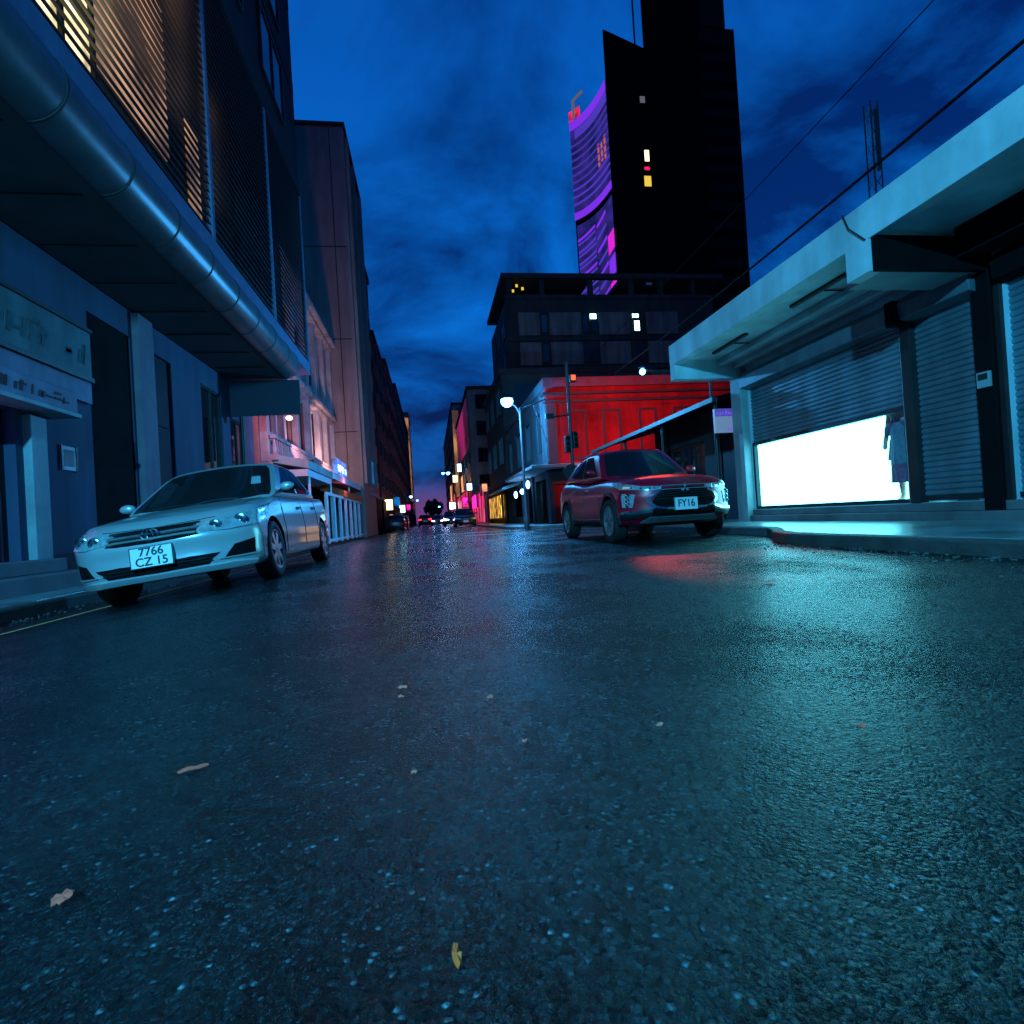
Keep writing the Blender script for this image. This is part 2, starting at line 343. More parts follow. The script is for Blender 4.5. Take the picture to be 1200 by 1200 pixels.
def window_x(parent, x, side, y0, y1, z0, z1, frame='dark_metal', pane='glass', nm='window', bars=1, d=.12):
    """window in a wall facing +-x (side = +1 faces +x); returns the frame"""
    f = MB(); t = .06; xi = x - side * d
    a, b = sorted((xi, xi + side * .06))
    f.box(a, b, y0, y0 + t, z0, z1).box(a, b, y1 - t, y1, z0, z1).box(a, b, y0 + t, y1 - t, z0, z0 + t).box(a, b, y0 + t, y1 - t, z1 - t, z1)
    for k in range(bars):
        c = y0 + (y1 - y0) * (k + 1) / (bars + 1); f.box(a, b, c - .025, c + .025, z0 + t, z1 - t)
    fo = f.build(nm, frame, parent)
    a, b = sorted((xi - side * .01, xi + side * .015))
    box('pane', pane, fo, a, b, y0 + .01, y1 - .01, z0 + .01, z1 - .01); return fo
def window_y(parent, y, x0, x1, z0, z1, frame='dark_metal', pane='glass', nm='window', bars=1, d=.12):
    f = MB(); t = .06; yi = y + d
    f.box(x0, x0 + t, yi - .06, yi, z0, z1).box(x1 - t, x1, yi - .06, yi, z0, z1).box(x0 + t, x1 - t, yi - .06, yi, z0, z0 + t).box(x0 + t, x1 - t, yi - .06, yi, z1 - t, z1)
    for k in range(bars):
        c = x0 + (x1 - x0) * (k + 1) / (bars + 1); f.box(c - .025, c + .025, yi - .06, yi, z0 + t, z1 - t)
    fo = f.build(nm, frame, parent)
    box('pane', pane, fo, x0 + .01, x1 - .01, yi - .02, yi + .01, z0 + .01, z1 - .01); return fo
def text_mesh(body, size, m, parent, loc, rot, extrude=.003, name='lettering', sx=1):
    cu = bpy.data.curves.new(name, 'FONT'); cu.body = body; cu.size = size; cu.extrude = extrude; cu.align_x = 'CENTER'; cu.align_y = 'CENTER'
    cu.offset = size * .012
    t = bpy.data.objects.new('tmp', cu); COL.objects.link(t)
    me = bpy.data.meshes.new_from_object(t.evaluated_get(bpy.context.evaluated_depsgraph_get()))
    bpy.data.objects.remove(t); bpy.data.curves.remove(cu)
    me.materials.clear(); me.materials.append(M[m])
    o = bpy.data.objects.new(name, me); COL.objects.link(o); o.parent = parent; o.location = loc; o.rotation_euler = rot; o.scale = (sx, 1, 1); return o
def lamp(name, loc, power, col, r=.1, parent=None, spot=None, aim=None):
    l = bpy.data.lights.new(name, 'SPOT' if spot else 'POINT'); l.energy = power; l.color = col; l.shadow_soft_size = r
    if spot: l.spot_size = R(spot); l.spot_blend = .6
    o = bpy.data.objects.new(name, l); COL.objects.link(o); o.location = loc
    if aim: o.rotation_euler = (Vector(aim) - Vector(loc)).to_track_quat('-Z', 'Y').to_euler()
    if parent: o.parent = parent
    return o

# ================================================================== ground
PX = [-4.6, -4.2, -3.23, -2.4, -1.65, -1.0, -.3, .6, 2, 4, 60]
PZ = [-.29, -.26, -.155, -.06, .018, .04, .02, .005, 0, 0, 0]
def rz(x): return float(np.mean([np.interp(x + d, PX, PZ) for d in (-.25, -.12, 0, .12, .25)]))
xs = sorted({*[round(-4.6 + .2 * i, 3) for i in range(50)], 6, 8, 12, 20, 40, 70})
ys = [-14, -8, -4, -2, 0, 2, 4, 6, 8, 10, 14, 18, 24, 32, 45, 60, 90, 130, 200, 320]
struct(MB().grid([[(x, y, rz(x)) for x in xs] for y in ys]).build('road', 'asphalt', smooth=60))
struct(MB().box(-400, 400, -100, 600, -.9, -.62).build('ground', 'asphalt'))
# right pavement with its lay-by, and the block beyond the side street
def slab(name, poly, z0, z1, m, bevel=.02): return struct(MB().prism(poly, 'z', z0, z1).build(name, m, bevel=bevel))
edge = [(4.0, -13), (4.0, 5.2), (4.06, 5.8), (4.25, 6.35), (4.6, 6.9), (4.85, 7.4), (4.9, 8.0), (4.9, 14.4), (5.1, 15.6), (5.7, 16.4), (6.6, 16.8), (60, 16.8)]
inn = [(x + .16, y) if i < 8 else (x + .1, y - .13) for i, (x, y) in enumerate(edge)]
slab('right_pavement', inn + [(60, -13)], -.4, .125, 'paving')
slab('right_kerb', edge + inn[::-1], -.4, .12, 'kerb_dark')
edge2 = [(60, 20.6), (5.4, 20.6), (4.6, 20.8), (4.1, 21.3), (3.4, 22.2), (3.3, 23), (3.3, 200)]
inn2 = [(60, 20.76), (5.4, 20.76), (4.7, 20.94), (4.22, 21.42), (3.56, 22.28), (3.46, 23), (3.46, 200)]
slab('far_pavement', inn2 + [(60, 200)], -.4, .115, 'paving'); slab('far_kerb', edge2 + inn2[::-1], -.4, .11, 'kerb')
slab('left_pavement', [(-60, -13), (-4.6, -13), (-4.6, 200), (-60, 200)], -.6, -.128, 'paving')
slab('left_kerb', [(-4.6, -13), (-4.45, -13), (-4.45, 200), (-4.6, 200)], -.6, -.135, 'kerb_dark', .03)
# worn yellow edge line and white side-street markings
rows = []
for i in range(90):
    y = -6 + i * .35
    rows.append([(-3.36 + random.uniform(-.006, .006), y, rz(-3.36) + .005), (-3.26 + random.uniform(-.006, .006), y, rz(-3.26) + .005)])
struct(MB().grid(rows).build('edge_line', 'line_paint'))
mk = MB()
for (x0, x1, y0, y1) in ((1.0, 3.2, 17.0, 17.25), (.2, 3.0, 20.6, 20.85)):
    mk.grid([[(x0 + (x1 - x0) * i / 8, y, rz(x0 + (x1 - x0) * i / 8) + .005) for i in range(9)] for y in (y0, y1)])
struct(mk.build('stop_line', 'white_line'))


# ================================================================== left: louvred building with the round-edged canopy
LB = empty('shop_building', 'dark tall building with louvred upper floor and a rounded canopy over the left pavement', 'building', (-6, 5, -.13))
LB.location = (0, 0, 0)
Yn, Yf = -12, 20.3
holes = [(10.95, 12.42, -.1, 4.75), (13.25, 14.25, -.1, 4.72), (15.95, 17.4, 1.3, 4.68), (18.15, 19.3, 1.3, 4.15), (7.55, 9.05, .12, 2.55),
         (1.5, 4.5, .6, 3.0)]
wm = MB(); wall_cells(wm, 'x', -6.35, -6.0, Yn, Yf, -.2, 5.32, holes); wm.build('wall', 'blue_wall', LB)
box('interior', 'black', LB, -9, -6.7, Yn, Yf, -.2, 5.3)
box('doorway', 'black', LB, -6.2, -6.03, 10.9, 12.47, -.1, 4.78)  # black sheet put in for the dark of the open doorway
d = box('door', 'door_dark', LB, -6.16, -6.08, 13.22, 14.28, -.1, 4.75)
pm = MB()
for z0, z1 in ((.2, 1.3), (1.5, 2.9), (3.1, 4.5)): pm.box(-6.08, -6.05, 13.42, 14.08, z0, z1)
pm.build('door_panel', 'door_dark', d, bevel=.01)
window_x(LB, -6, 1, 15.95, 17.4, 1.3, 4.68, bars=1, d=.09); window_x(LB, -6, 1, 18.15, 19.3, 1.3, 4.15, bars=1, d=.09)
window_x(LB, -6, 1, 1.5, 4.5, .6, 3.0, bars=2, d=.2)
d = box('door', 'door_violet', LB, -6.3, -6.22, 7.55, 9.05, .1, 2.56)
MB().box(-6.22, -6.16, 7.55, 7.65, .1, 2.55).box(-6.22, -6.16, 8.95, 9.05, .1, 2.55).box(-6.22, -6.16, 8.25, 8.35, .1, 2.55).box(-6.22, -6.16, 7.65, 8.95, 1.35, 1.43).build('door_frame', 'door_dark', d)
for y0, y1, z1, m, dx in ((9.2, 9.55, 2.5, 'teal_paint', .12), (12.5, 13.12, 5.3, 'pilaster', .14), (7.1, 7.45, 2.5, 'teal_paint', .12)):
    box('pilaster', m, LB, -6.02, -6 + dx, y0, y1, -.14, z1, bevel=.01)
MB().box(-6, -5.25, 6.9, 9.7, -.14, .1).box(-6, -5.6, 7.2, 9.4, .1, .3).build('step', 'plinth', LB, bevel=.015)
box('plinth_band', 'door_dark', LB, -6.01, -5.96, 9.6, 10.9, -.14, .35)
# canopy: slab with a rounded sheet-metal edge, in sections
CE = 18.15
cv = MB(); cv.box(-6.0, -4.27, Yn, CE, 5.34, 5.75); can = cv.build('canopy', 'soffit', LB)
prof = [(-4.27 + .44 * math.sin(a), 5.77 - .44 * math.cos(a)) for a in [R(6 * i) for i in range(0, 24)]]
tm = MB(); tm.grid([[(x, y, z) for (x, z) in prof] for y in np.linspace(Yn, CE, 40)])
tm.add([(p[0], CE, p[1]) for p in prof] , [tuple(range(len(prof)))])
tm.build('canopy_edge', 'fascia_metal', can, smooth=60)
y = Yn + .4
while y < CE:
    MB().prism([(-4.27 + r_ * math.sin(a), 5.77 - r_ * math.cos(a)) for r_, rng in ((.45, range(0, 24)), (.43, range(23, -1, -1))) for a in [R(6 * i) for i in rng]], 'y', y, y + .035).build('seam', 'seam', can); y += 1.42
y = Yn + .4
while y < CE: box('soffit_joint', 'seam', can, -5.99, -4.5, y, y + .03, 5.325, 5.345); y += 1.42
# panel hanging across the end of the canopy, with its post
box('end_panel', 'panel_navy', LB, -6, -3.9, CE + .02, CE + .12, 4.2, 5.3)
MB().tube([(-5.7, CE + .1, -.13), (-5.7, CE + .1, 4.22)], .07).build('canopy_post', 'dark_metal', LB, smooth=True)
# upper storeys behind the louvres
up = MB(); up.box(-16, -4.75, Yn, Yf, 5.8, 13.0).box(-16, -3.99, Yn, Yf, 13.0, 25); up.build('upper_wall', 'dark_wall', LB)
box('sill_beam', 'navy_beam', LB, -4.7, -3.95, Yn, Yf, 6.02, 6.42)
posts = [-11, -6.3, -1.6, 2.2, 11.55, 15.95, 20.15]
for p in posts: box('louvre_post', 'navy_beam' if p > 11 else 'slat', LB, -4.06, -3.94, p, p + .12, 6.42, 12.4)
for a, b in zip(posts[:-1], posts[1:]):
    lm = MB(); z = 6.5
    while z < 12.3:
        lm.add([(-4.05, a + .12, z + .055), (-3.97, a + .12, z), (-3.97, b, z), (-4.05, b, z + .055), (-4.05, a + .12, z + .075), (-3.97, a + .12, z + .02), (-3.97, b, z + .02), (-4.05, b, z + .075)],
               [(0, 1, 2, 3), (4, 7, 6, 5), (0, 4, 5, 1), (2, 6, 7, 3), (0, 3, 7, 4), (1, 5, 6, 2)]); z += .165
    lm.build('louvre_screen', 'slat', LB)
box('head_beam', 'dark_wall', LB, -4.7, -3.94, Yn, Yf, 12.4, 13.0)
ub = MB()
for k in range(3): ub.box(-4.0, -3.96, Yn, Yf - .1, 16 + 3.1 * k, 16.5 + 3.1 * k)
ub.build('floor_band', 'dark_wall', LB)
for k in range(3):
    for j in range(6): window_x(LB, -3.99, 1, -4 + 4 * j, -1.6 + 4 * j, 13.6 + 3.1 * k, 15.6 + 3.1 * k, d=-.02)
# lit rooms behind the louvres
lw = MB(); lw.box(-4.72, -4.66, 5.6, 9.0, 7.1, 10.6); fo = lw.build('window', 'pale_window', LB)
fm = MB()
for y in (6.5, 7.4, 8.2, 8.94): fm.box(-4.66, -4.6, y, y + .06, 7.1, 10.6)
fm.box(-4.66, -4.61, 5.6, 9.0, 8.3, 8.36); fm.build('frame', 'dark_wall', fo)
box('window', 'warm_window', LB, -4.72, -4.66, 9.1, 11.5, 7.9, 11)
box('window', 'warm_window', LB, -4.72, -4.66, 12.45, 13.0, 7.2, 9.5)

# shop signs on the left wall
def scrawl(parent, x, y0, y1, z0, z1, m, seed, n=9, name='lettering'):
    """dark painted lettering too worn to read: broken strokes, slightly proud of the board"""
    rg = random.Random(seed); q = MB(); w = (y1 - y0) / n
    for i in range(n):
        a = y0 + i * w
        if rg.random() < .12: continue
        h = (z1 - z0) * rg.uniform(.5, 1)
        for k in range(rg.choice((1, 2, 2, 3))):
            b = a + rg.uniform(.05, .7) * w; t = w * rg.uniform(.14, .28); sl = h * .25
            if rg.random() < .6: q.prism([(b, z0), (b + t, z0), (b + t + sl * .6, z0 + h), (b + sl * .6, z0 + h)], 'x', x, x + .012)
            else:
                zz = z0 + rg.uniform(0, .8) * h; q.prism([(a, zz), (a + w * .8, zz), (a + w * .85, zz + h * .2), (a + w * .05, zz + h * .2)], 'x', x, x + .0135)
    return q.build(name, m, parent)
sg = MB().box(-6.0, -5.9, 4.2, 10.85, 3.42, 4.32).build('shop_sign', 'sign_board', bevel=.01)
tag(sg, 'long pale board with worn dark lettering on the left wall under the canopy', 'sign')
MB().box(-5.9, -5.86, 4.2, 10.85, 3.38, 3.46).box(-5.9, -5.86, 4.2, 10.85, 4.28, 4.34).build('frame', 'dark_metal', sg)
box('lower_strip', 'lav_paint', sg, -6.0, -5.92, 4.2, 10.85, 3.0, 3.37)
scrawl(sg, -5.9, 7.4, 10.7, 3.66, 4.1, 'faded_ink', 3, 17)
bs = MB().box(-6.0, -5.62, 7.0, 9.9, 2.62, 2.98).build('box_sign', 'lav_paint', bevel=.02)
tag(bs, 'lavender box sign projecting over the violet door on the left wall', 'sign')
MB().box(-5.98, -5.58, 6.98, 9.92, 2.56, 2.62).build('bottom_trim', 'teal_paint', bs); scrawl(bs, -5.62, 7.1, 9.7, 2.72, 2.9, 'red_trim', 9, 14)
nt_ = MB().box(-6.0, -5.975, 10.02, 10.4, 1.75, 2.15).build('notice', 'white_paint'); tag(nt_, 'small framed white notice on the blue wall left of the black doorway', 'notice')
box('picture', 'pink_render', nt_, -5.975, -5.972, 10.08, 10.34, 1.81, 2.09)
MB().box(-5.975, -5.96, 10.0, 10.03, 1.73, 2.17).box(-5.975, -5.96, 10.39, 10.42, 1.73, 2.17).build('frame', 'dark_metal', nt_)

# ================================================================== left: old pink building with pilasters
PB = empty('colonial_building', 'old pink rendered building with pilasters and cornices behind the parked silver car', 'building')
hs = []
for j in range(5):
    y = 21.3 + 2.7 * j; hs += [(y, y + 1.3, 4.3, 6.6), (y, y + 1.3, 8.0, 10.4)]
pw = MB(); wall_cells(pw, 'x', -6.2, -5.8, 20.45, 34.9, -.2, 12.2, hs); pw.build('wall', 'pink_render', PB)
box('interior', 'black', PB, -14, -6.4, 20.45, 34.9, -.2, 12)
for h in hs: window_x(PB, -5.8, 1, h[0], h[1], h[2], h[3], frame='pink_render', d=.2)
for j in range(7): box('pilaster', 'pink_render', PB, -5.82, -5.55, 20.5 + 2.38 * j - .1, 20.5 + 2.38 * j + .25, 3.0, 11.6, bevel=.02)
for z, dd in ((3.05, .55), (7.0, .45), (11.6, .6)):
    box('cornice', 'pink_render', PB, -5.82, -5.8 + dd, 20.45, 34.9, z, z + .22, bevel=.03); box('cornice', 'pink_render', PB, -5.82, -5.8 + dd * .6, 20.45, 34.9, z - .2, z, bevel=.02)
bl = MB()
for j in range(46):
    y = 20.7 + .31 * j; bl.lathe([(.05, 3.3), (.09, 3.45), (.05, 3.7), (.05, 3.85)], 6, (-5.42, y, 0))
bl.box(-5.5, -5.33, 20.5, 34.9, 3.85, 3.98); bl.build('balustrade', 'pink_render', PB, smooth=True)
box('shopfront', 'black', PB, -5.8, -5.74, 20.5, 34.8, -.12, 2.6)
# awning with its lit sign
AW = empty('shop_awning', 'white flat shop awning carrying a lit blue sign over the far left pavement', 'awning')
MB().prism([(-5.55, 3.0), (-4.25, 2.72), (-4.25, 3.02), (-5.55, 3.3)], 'y', 20.6, 25.5).build('near_roof', 'teal_paint', AW)
MB().prism([(-5.55, 2.95), (-4.15, 2.7), (-4.15, 3.0), (-5.55, 3.25)], 'y', 25.5, 39).build('far_roof', 'awning_white', AW)
box('soffit_panel', 'awning_white', AW, -5.5, -4.3, 20.62, 25.4, 2.45, 2.7)
for y in (21, 25.4, 31, 38): MB().tube([(-4.35, y, -.14), (-4.35, y, 2.75)], .05).build('post', 'white_paint', AW, smooth=True)
ls = MB().box(-4.4, -4.2, 26.5, 29.6, 3.05, 3.75).build('lit_sign', 'sign_blue', bevel=.02)
tag(ls, 'glowing blue sign box standing on the white awning', 'sign'); scrawl(ls, -4.2, 26.8, 29.3, 3.2, 3.6, 'lamp_small', 12, 7)
box('cap', 'white_paint', ls, -4.42, -4.18, 26.4, 29.7, 3.75, 3.8)
CB = MB().ball((-4.3, CE + .2, 4.12), (.11, .11, .08)).build('bulkhead_lamp', 'lamp_pink', smooth=True); tag(CB, 'small round pink lamp at the bottom edge of the hanging canopy end panel', 'lamp')
MB().box(-4.4, -4.2, CE + .1, CE + .3, 4.18, 4.24).build('lamp_base', 'dark_metal', CB); lamp('lamp_light', (-4.3, CE + .35, 3.98), 190, (1.0, .34, .52), .1, CB, 160, (-3.0, 30, 2.6))
# added light on the awning, made up to brighten the pink building
FL = MB().box(-4.75, -4.55, 22.9, 23.2, 3.15, 3.32).build('fill_light', 'dark_metal', bevel=.01); tag(FL, 'small made up light on the awning brightening the pink facade', 'fill_light')
box('lens', 'pink_glow', FL, -4.77, -4.75, 22.92, 23.18, 3.17, 3.3)
lamp('fill_spot', (-4.7, 23.0, 3.4), 230, (1.0, .45, .50), .1, FL, 120, (-5.8, 26, 7.5))
lamp('fill_spot', (-4.5, 29.0, 3.5), 750, (1.0, .60, .55), .1, FL, 120, (-5.2, 35, 9))  # second added spot, no fixture of its own, brightens the brown block
lamp('added_awning_fill', (-3.85, 28, 2.6), 22, (1.0, .30, .62), .1, AW)  # unseen light added to tint the fence and awning pink
# orange stall valance and picket fence
OV = MB().prism([(-5.2, 2.35), (-4.1, 2.0), (-4.1, 2.32), (-5.2, 2.68)], 'y', 27.5, 38).build('valance', 'awning_orange'); tag(OV, 'orange and red cloth valance hanging under the far end of the white awning', 'valance')
PF = empty('picket_fence', 'row of white upright bars fronting the shop under the awning', 'fence')
for j in range(9): box('picket', 'white_paint', PF, -4.27, -4.15, 23.3 + 1.7 * j, 23.55 + 1.7 * j, -.13, 1.9, bevel=.01)
MB().box(-4.25, -4.17, 23.3, 36.9, 1.9, 2.02).box(-4.25, -4.17, 23.3, 36.9, -.05, .05).build('rail', 'white_paint', PF)

# ================================================================== left: tall brown block and the row beyond it
BB = empty('apartment_block', 'tall plain brownish block with a blank end wall rising behind the pink building', 'building')
box('end_wall', 'brown_render', BB, -18, -4.0, 35.0, 35.4, -.2, 25.6)
rw = MB(); hs = [(36.2, 37.6, 3.8 + 2.9 * k, 5.6 + 2.9 * k) for k in range(7)] + [(39, 41.2, 3.8 + 2.9 * k, 5.6 + 2.9 * k) for k in range(7)]
wall_cells(rw, 'x', -4.5, -4.05, 35.4, 43, -.2, 25.3, hs); rw.build('wall', 'brown_render', BB)
box('interior', 'black', BB, -17, -4.7, 35.5, 43, -.2, 25)
for h in hs: window_x(BB, -4.05, 1, *h, d=.25)
for y in (35.4, 38.1, 41.9): box('rib', 'brown_render', BB, -4.06, -3.8, y, y + .28, 3.2, 25.2)
MB().box(-18.1, -3.9, 34.9, 43.1, 25.6, 25.85).build('coping', 'dark_wall', BB)
eb = MB()
for z in (6.4, 12.2, 18.0): eb.box(-18, -4.2, 34.985, 35.0, z, z + .05)
eb.box(-4.9, -4.86, 34.98, 35, 4, 25.5); eb.build('wall_joint', 'dark_wall', BB)
def far_block(x0, x1, y0, y1, h, m, label, wcols, floors, face='left', lit=None, base=3.2, z0=-.3, street='x', litm='amber_glow'):
    """far building: walls, cornice, windows on its street side and on the end that faces the camera"""
    b = empty('street_building', label, 'building')
    box('wall', m, b, x0, x1, y0, y1, z0, h); box('cornice', 'dark_wall', b, x0 - .15, x1 + .15, y0 - .12, y1 + .1, h, h + .35)
    X, sd = (x1, 1) if face == 'left' else (x0, -1)
    fh = (h - base) / floors; n = 0
    for k in range(floors):
        for j in range(wcols):
            w = (y1 - y0) / wcols; a = y0 + w * (j + .25); n += 1
            window_x(b, X, sd, a, a + w * .5, base + fh * k + fh * .25, base + fh * k + fh * .8, d=-.03, pane=(litm if lit and (n * 7 + k) % lit == 0 else 'glass'))
    ex = x1 - 3.2 if face == 'left' else x0 + .8
    for k in range(floors): window_y(b, y0, ex, ex + 1.5, base + fh * k + fh * .25, base + fh * k + fh * .8, d=-.03)
    sf = sorted((X, X + sd * .12)); box('shopfront', 'black', b, sf[0], sf[1], y0 + .2, y1 - .2, z0, base - .5)
    return b
far_block(-16, -4.15, 43.3, 47.4, 21.0, 'brown_render', 'narrow brown block just beyond the tall blank end wall', 1, 6)
far_block(-16, -4.2, 49.5, 63, 17.5, 'concrete_dark', 'dark block on the left with a flat roof beyond the brown block', 3, 5)
far_block(-16, -4.2, 64, 85, 19.3, 'concrete_dark', 'second dark block on the left further down the street', 4, 5)
far_block(-16, -4.3, 86, 136, 22.0, 'concrete_dark', 'long dark row far down the left side of the street', 8, 6)
fb = far_block(-16, -4.2, 139, 156, 28.0, 'brown_render', 'farthest left building with a glowing strip as amber light on its edge', 2, 8, lit=1)
box('emissive_strip', 'amber_glow', fb, -5.4, -4.1, 138.9, 139.0, 6, 27)  # amber light on the wall, put in as an emissive strip
KS = empty('kiosk', 'blue painted kiosk with a lit panel at the far end of the white bars', 'kiosk')
MB().box(-5.6, -4.2, 39.6, 45, 1.2, 2.6).build('panel', 'kiosk_blue', KS); MB().prism([(-5.8, 3.1), (-3.9, 2.6), (-3.9, 2.75), (-5.8, 3.3)], 'y', 39.3, 45.4).build('roof', 'blue_paint', KS)
box('counter', 'blue_paint', KS, -5.5, -4.25, 39.7, 44.9, -.13, 1.15); box('doorway', 'shop_yellow', KS, -4.24, -4.18, 45.1, 46.2, 0, 2.0)
b_s = MB().box(-4.6, -4.0, 41, 44.5, 3.6, 5.2).build('hanging_sign', 'kiosk_blue', bevel=.02); tag(b_s, 'tall blue sign hanging above the kiosk roof', 'sign')
MB().tube([(-4.3, 42.5, 5.2), (-4.3, 42.5, 5.5), (-4.9, 42.5, 5.5)], .04).build('bracket', 'dark_metal', b_s)

# ================================================================== right: shutter shop with the deep canopy
SB = empty('shutter_shop', 'single storey shop on the right with roller shutters under a deep pale canopy', 'building')
XW = 6.5
wm = MB()
wall_cells(wm, 'x', XW, XW + .3, -12, 10.55, .1, 3.78, [(6.6, 10.2, .36, 3.0), (5.5, 6.42, .36, 2.95), (1.6, 5.2, .36, 2.95), (-3, 1.2, .36, 2.95)]); wm.build('wall', 'canopy', SB)
box('end_wall', 'canopy', SB, 6.8, 14, 10.25, 10.55, .1, 3.78)
box('roof', 'canopy_dark', SB, 6.5, 14, -12, 10.55, 3.79, 3.95)
MB().box(XW - .12, XW + .02, -12, 10.5, .1, .24).box(XW - .05, XW + .3, -12, 10.5, .24, .355).build('sill', 'plinth', SB, bevel=.012)
box('corner_pillar', 'teal_paint', SB, XW - .16, XW + .2, 10.22, 10.58, .1, 3.3, bevel=.015)
for y0, y1 in ((6.40, 6.56), (5.22, 5.3)): box('shutter_post', 'dark_metal', SB, XW - .04, XW + .1, y0, y1, .36, 2.95, bevel=.01)
box('pillar', 'black', SB, XW - .08, XW + .3, 5.3, 5.52, .1, 3.1, bevel=.01)
mt = MB().box(XW - .12, XW - .08, 5.33, 5.48, 1.66, 1.84).build('meter_box', 'teal_paint', SB, bevel=.006); MB().box(XW - .125, XW - .12, 5.35, 5.46, 1.75, 1.82).build('meter_window', 'dark_metal', mt)
# roller shutters: corrugated curtains in guides with a roll box above
def shutter(y0, y1, zb, zt):
    q = MB(); n = int((zt - zb) / .075); pts = []
    for i in range(n + 1):
        z = zb + .075 * i
        for a, b in ((0, 0), (.2, .018), (.5, .024), (.8, .018)): pts.append((XW + .07 - b, z + .075 * a))
    q.grid([[(x, y, z) for (x, z) in pts] for y in (y0, y1)])
    s = q.build('shutter', 'shutter', SB, smooth=30)
    MB().box(XW + .02, XW + .1, y0, y1, zb - .06, zb).build('bottom_rail', 'dark_metal', s)
    return s
shutter(6.58, 10.2, 1.70, 2.84); shutter(5.52, 6.40, .44, 2.84); shutter(1.6, 5.22, .44, 2.84); shutter(-3, 1.2, .44, 2.84)
for y0, y1, m in ((6.5, 10.24, 'shutter'), (5.45, 6.5, 'shutter'), (-3, 5.2, 'black')):
    MB().prism([(XW - .16, 2.82), (XW + .02, 2.78), (XW + .02, 3.12), (XW - .1, 3.12), (XW - .18, 3.02)], 'y', y0, y1).build('roll_box', m, SB, bevel=.008)
box('bracket', 'black', SB, XW - .24, XW + .02, 6.42, 6.56, 2.76, 3.08)
for y in (10.2, 6.58): pass
# window opening: sill frame, glass, lit display room
MB().box(XW + .02, XW + .1, 6.58, 10.2, .36, .42).box(XW + .02, XW + .1, 10.14, 10.2, .42, 1.66).box(XW + .02, XW + .1, 6.58, 6.63, .42, 1.66).build('window_frame', 'dark_metal', SB)
MB().box(XW + .31, 7.05, 6.3, 10.24, .3, .38).box(XW + .31, 7.05, 6.3, 10.24, 2.2, 2.3).box(XW + .31, 7.15, 6.2, 6.3, .3, 2.3).build('display_room', 'white_int', SB)
MB().box(7.05, 7.15, 6.3, 10.24, .3, 2.3).box(XW + .11, 7.05, 10.13, 10.24, .38, 2.2).build('light_panel', 'window_white', SB)
# canopy
FX = 5.0
CN = MB().box(FX + .16, XW, -12, 10.35, 3.44, 3.76).build('canopy', 'canopy', SB)
MB().prism([(FX, 3.36), (FX + .16, 3.36), (FX + .16, 3.78), (FX + .08, 3.8), (FX, 3.78)], 'y', -12, 10.5).build('fascia', 'canopy', CN, bevel=.008)
MB().box(FX + .16, XW, 10.3, 10.5, 3.06, 3.78).box(FX + .003, FX + .16, 10.3, 10.497, 3.06, 3.36).build('end_beam', 'canopy', CN, bevel=.008)
MB().box(FX + .95, FX + 1.1, 5.6, 10.3, 3.33, 3.44).box(FX + 1.25, XW, 5.6, 10.3, 3.26, 3.44).box(FX + 1.18, FX + 1.25, 5.6, 10.3, 3.36, 3.44).build('soffit_moulding', 'canopy', CN, bevel=.012)
for y in (9.2, 6.9):
    f_ = MB().box(FX + .55, FX + .62, y - .5, y + .6, 3.40, 3.44).build('tube_light', 'dark_metal', CN); MB().tube([(FX + .6, y, 3.42), (FX + .98, y, 3.42)], .012).build('conduit', 'dark_metal', CN)
box('drop_beam', 'canopy', CN, FX - .004, FX + .16, 5.38, 5.72, 3.0, 3.36)
MB().box(FX + .02, XW - .02, 5.30, 5.37, 2.98, 3.36).build('black_board', 'black', CN)
MB().box(FX + .16, XW - .02, 5.40, 5.9, 3.0, 3.05).build('beam_soffit', 'canopy_dark', CN)
box('header_board', 'black', CN, XW - .5, XW - .2, -6, 5.28, 3.1, 3.44)
MB().tube([(FX - .01, 5.72, 3.80), (FX - .015, 5.64, 3.6), (FX - .01, 5.42, 3.36)], .012, 6).build('cable_clip', 'dark_metal', CN)
# hanging dress and mannequin in the lit window
HD = empty('dress', 'grey dress with a pink patterned hem on a hanger in the lit shop window', 'dress', (6.70, 6.89, 0))
def dress_rows(z0, z1, prof, n=28, ph=0, ruffle=.012):
    rows = []
    for i in range(13):
        t = i / 12; z = z0 + (z1 - z0) * t; a = np.interp(t, [p[0] for p in prof], [p[1] for p in prof]); b = np.interp(t, [p[0] for p in prof], [p[2] for p in prof])
        rows.append([(math.cos(2 * PI * k / n) * (b + ruffle * (1 - t) * math.sin(k * 5 + ph)), math.sin(2 * PI * k / n) * (a + ruffle * (1 - t) * math.sin(k * 4 + ph + t)), z) for k in range(n + 1)])
    return rows
MB().grid(dress_rows(.92, 1.52, [(0, .17, .08), (.6, .15, .08), (.85, .16, .09), (1, .10, .05)])).build('bodice', 'dress', HD, smooth=60)
MB().grid(dress_rows(.66, .925, [(0, .165, .085), (1, .17, .08)], ph=1, ruffle=.02)).build('hem', 'dress_pink', HD, smooth=60)
for s in (-1, 1): MB().grid([[(math.cos(a) * .075, s * (.08 + .11 * t), 1.53 - .10 * t + math.sin(a) * (.05 + .03 * t)) for a in np.linspace(0, 2 * PI, 13)] for t in (0, .5, 1)]).build('sleeve', 'dress_pink', HD, smooth=60)
MB().tube([(0, -.16, 1.47), (0, 0, 1.57), (0, .16, 1.47)], .008, 6).tube([(0, 0, 1.57), (0, 0, 1.66), (0, .02, 1.69), (0, .04, 1.67)], .005, 6).build('hanger', 'dark_metal', HD)
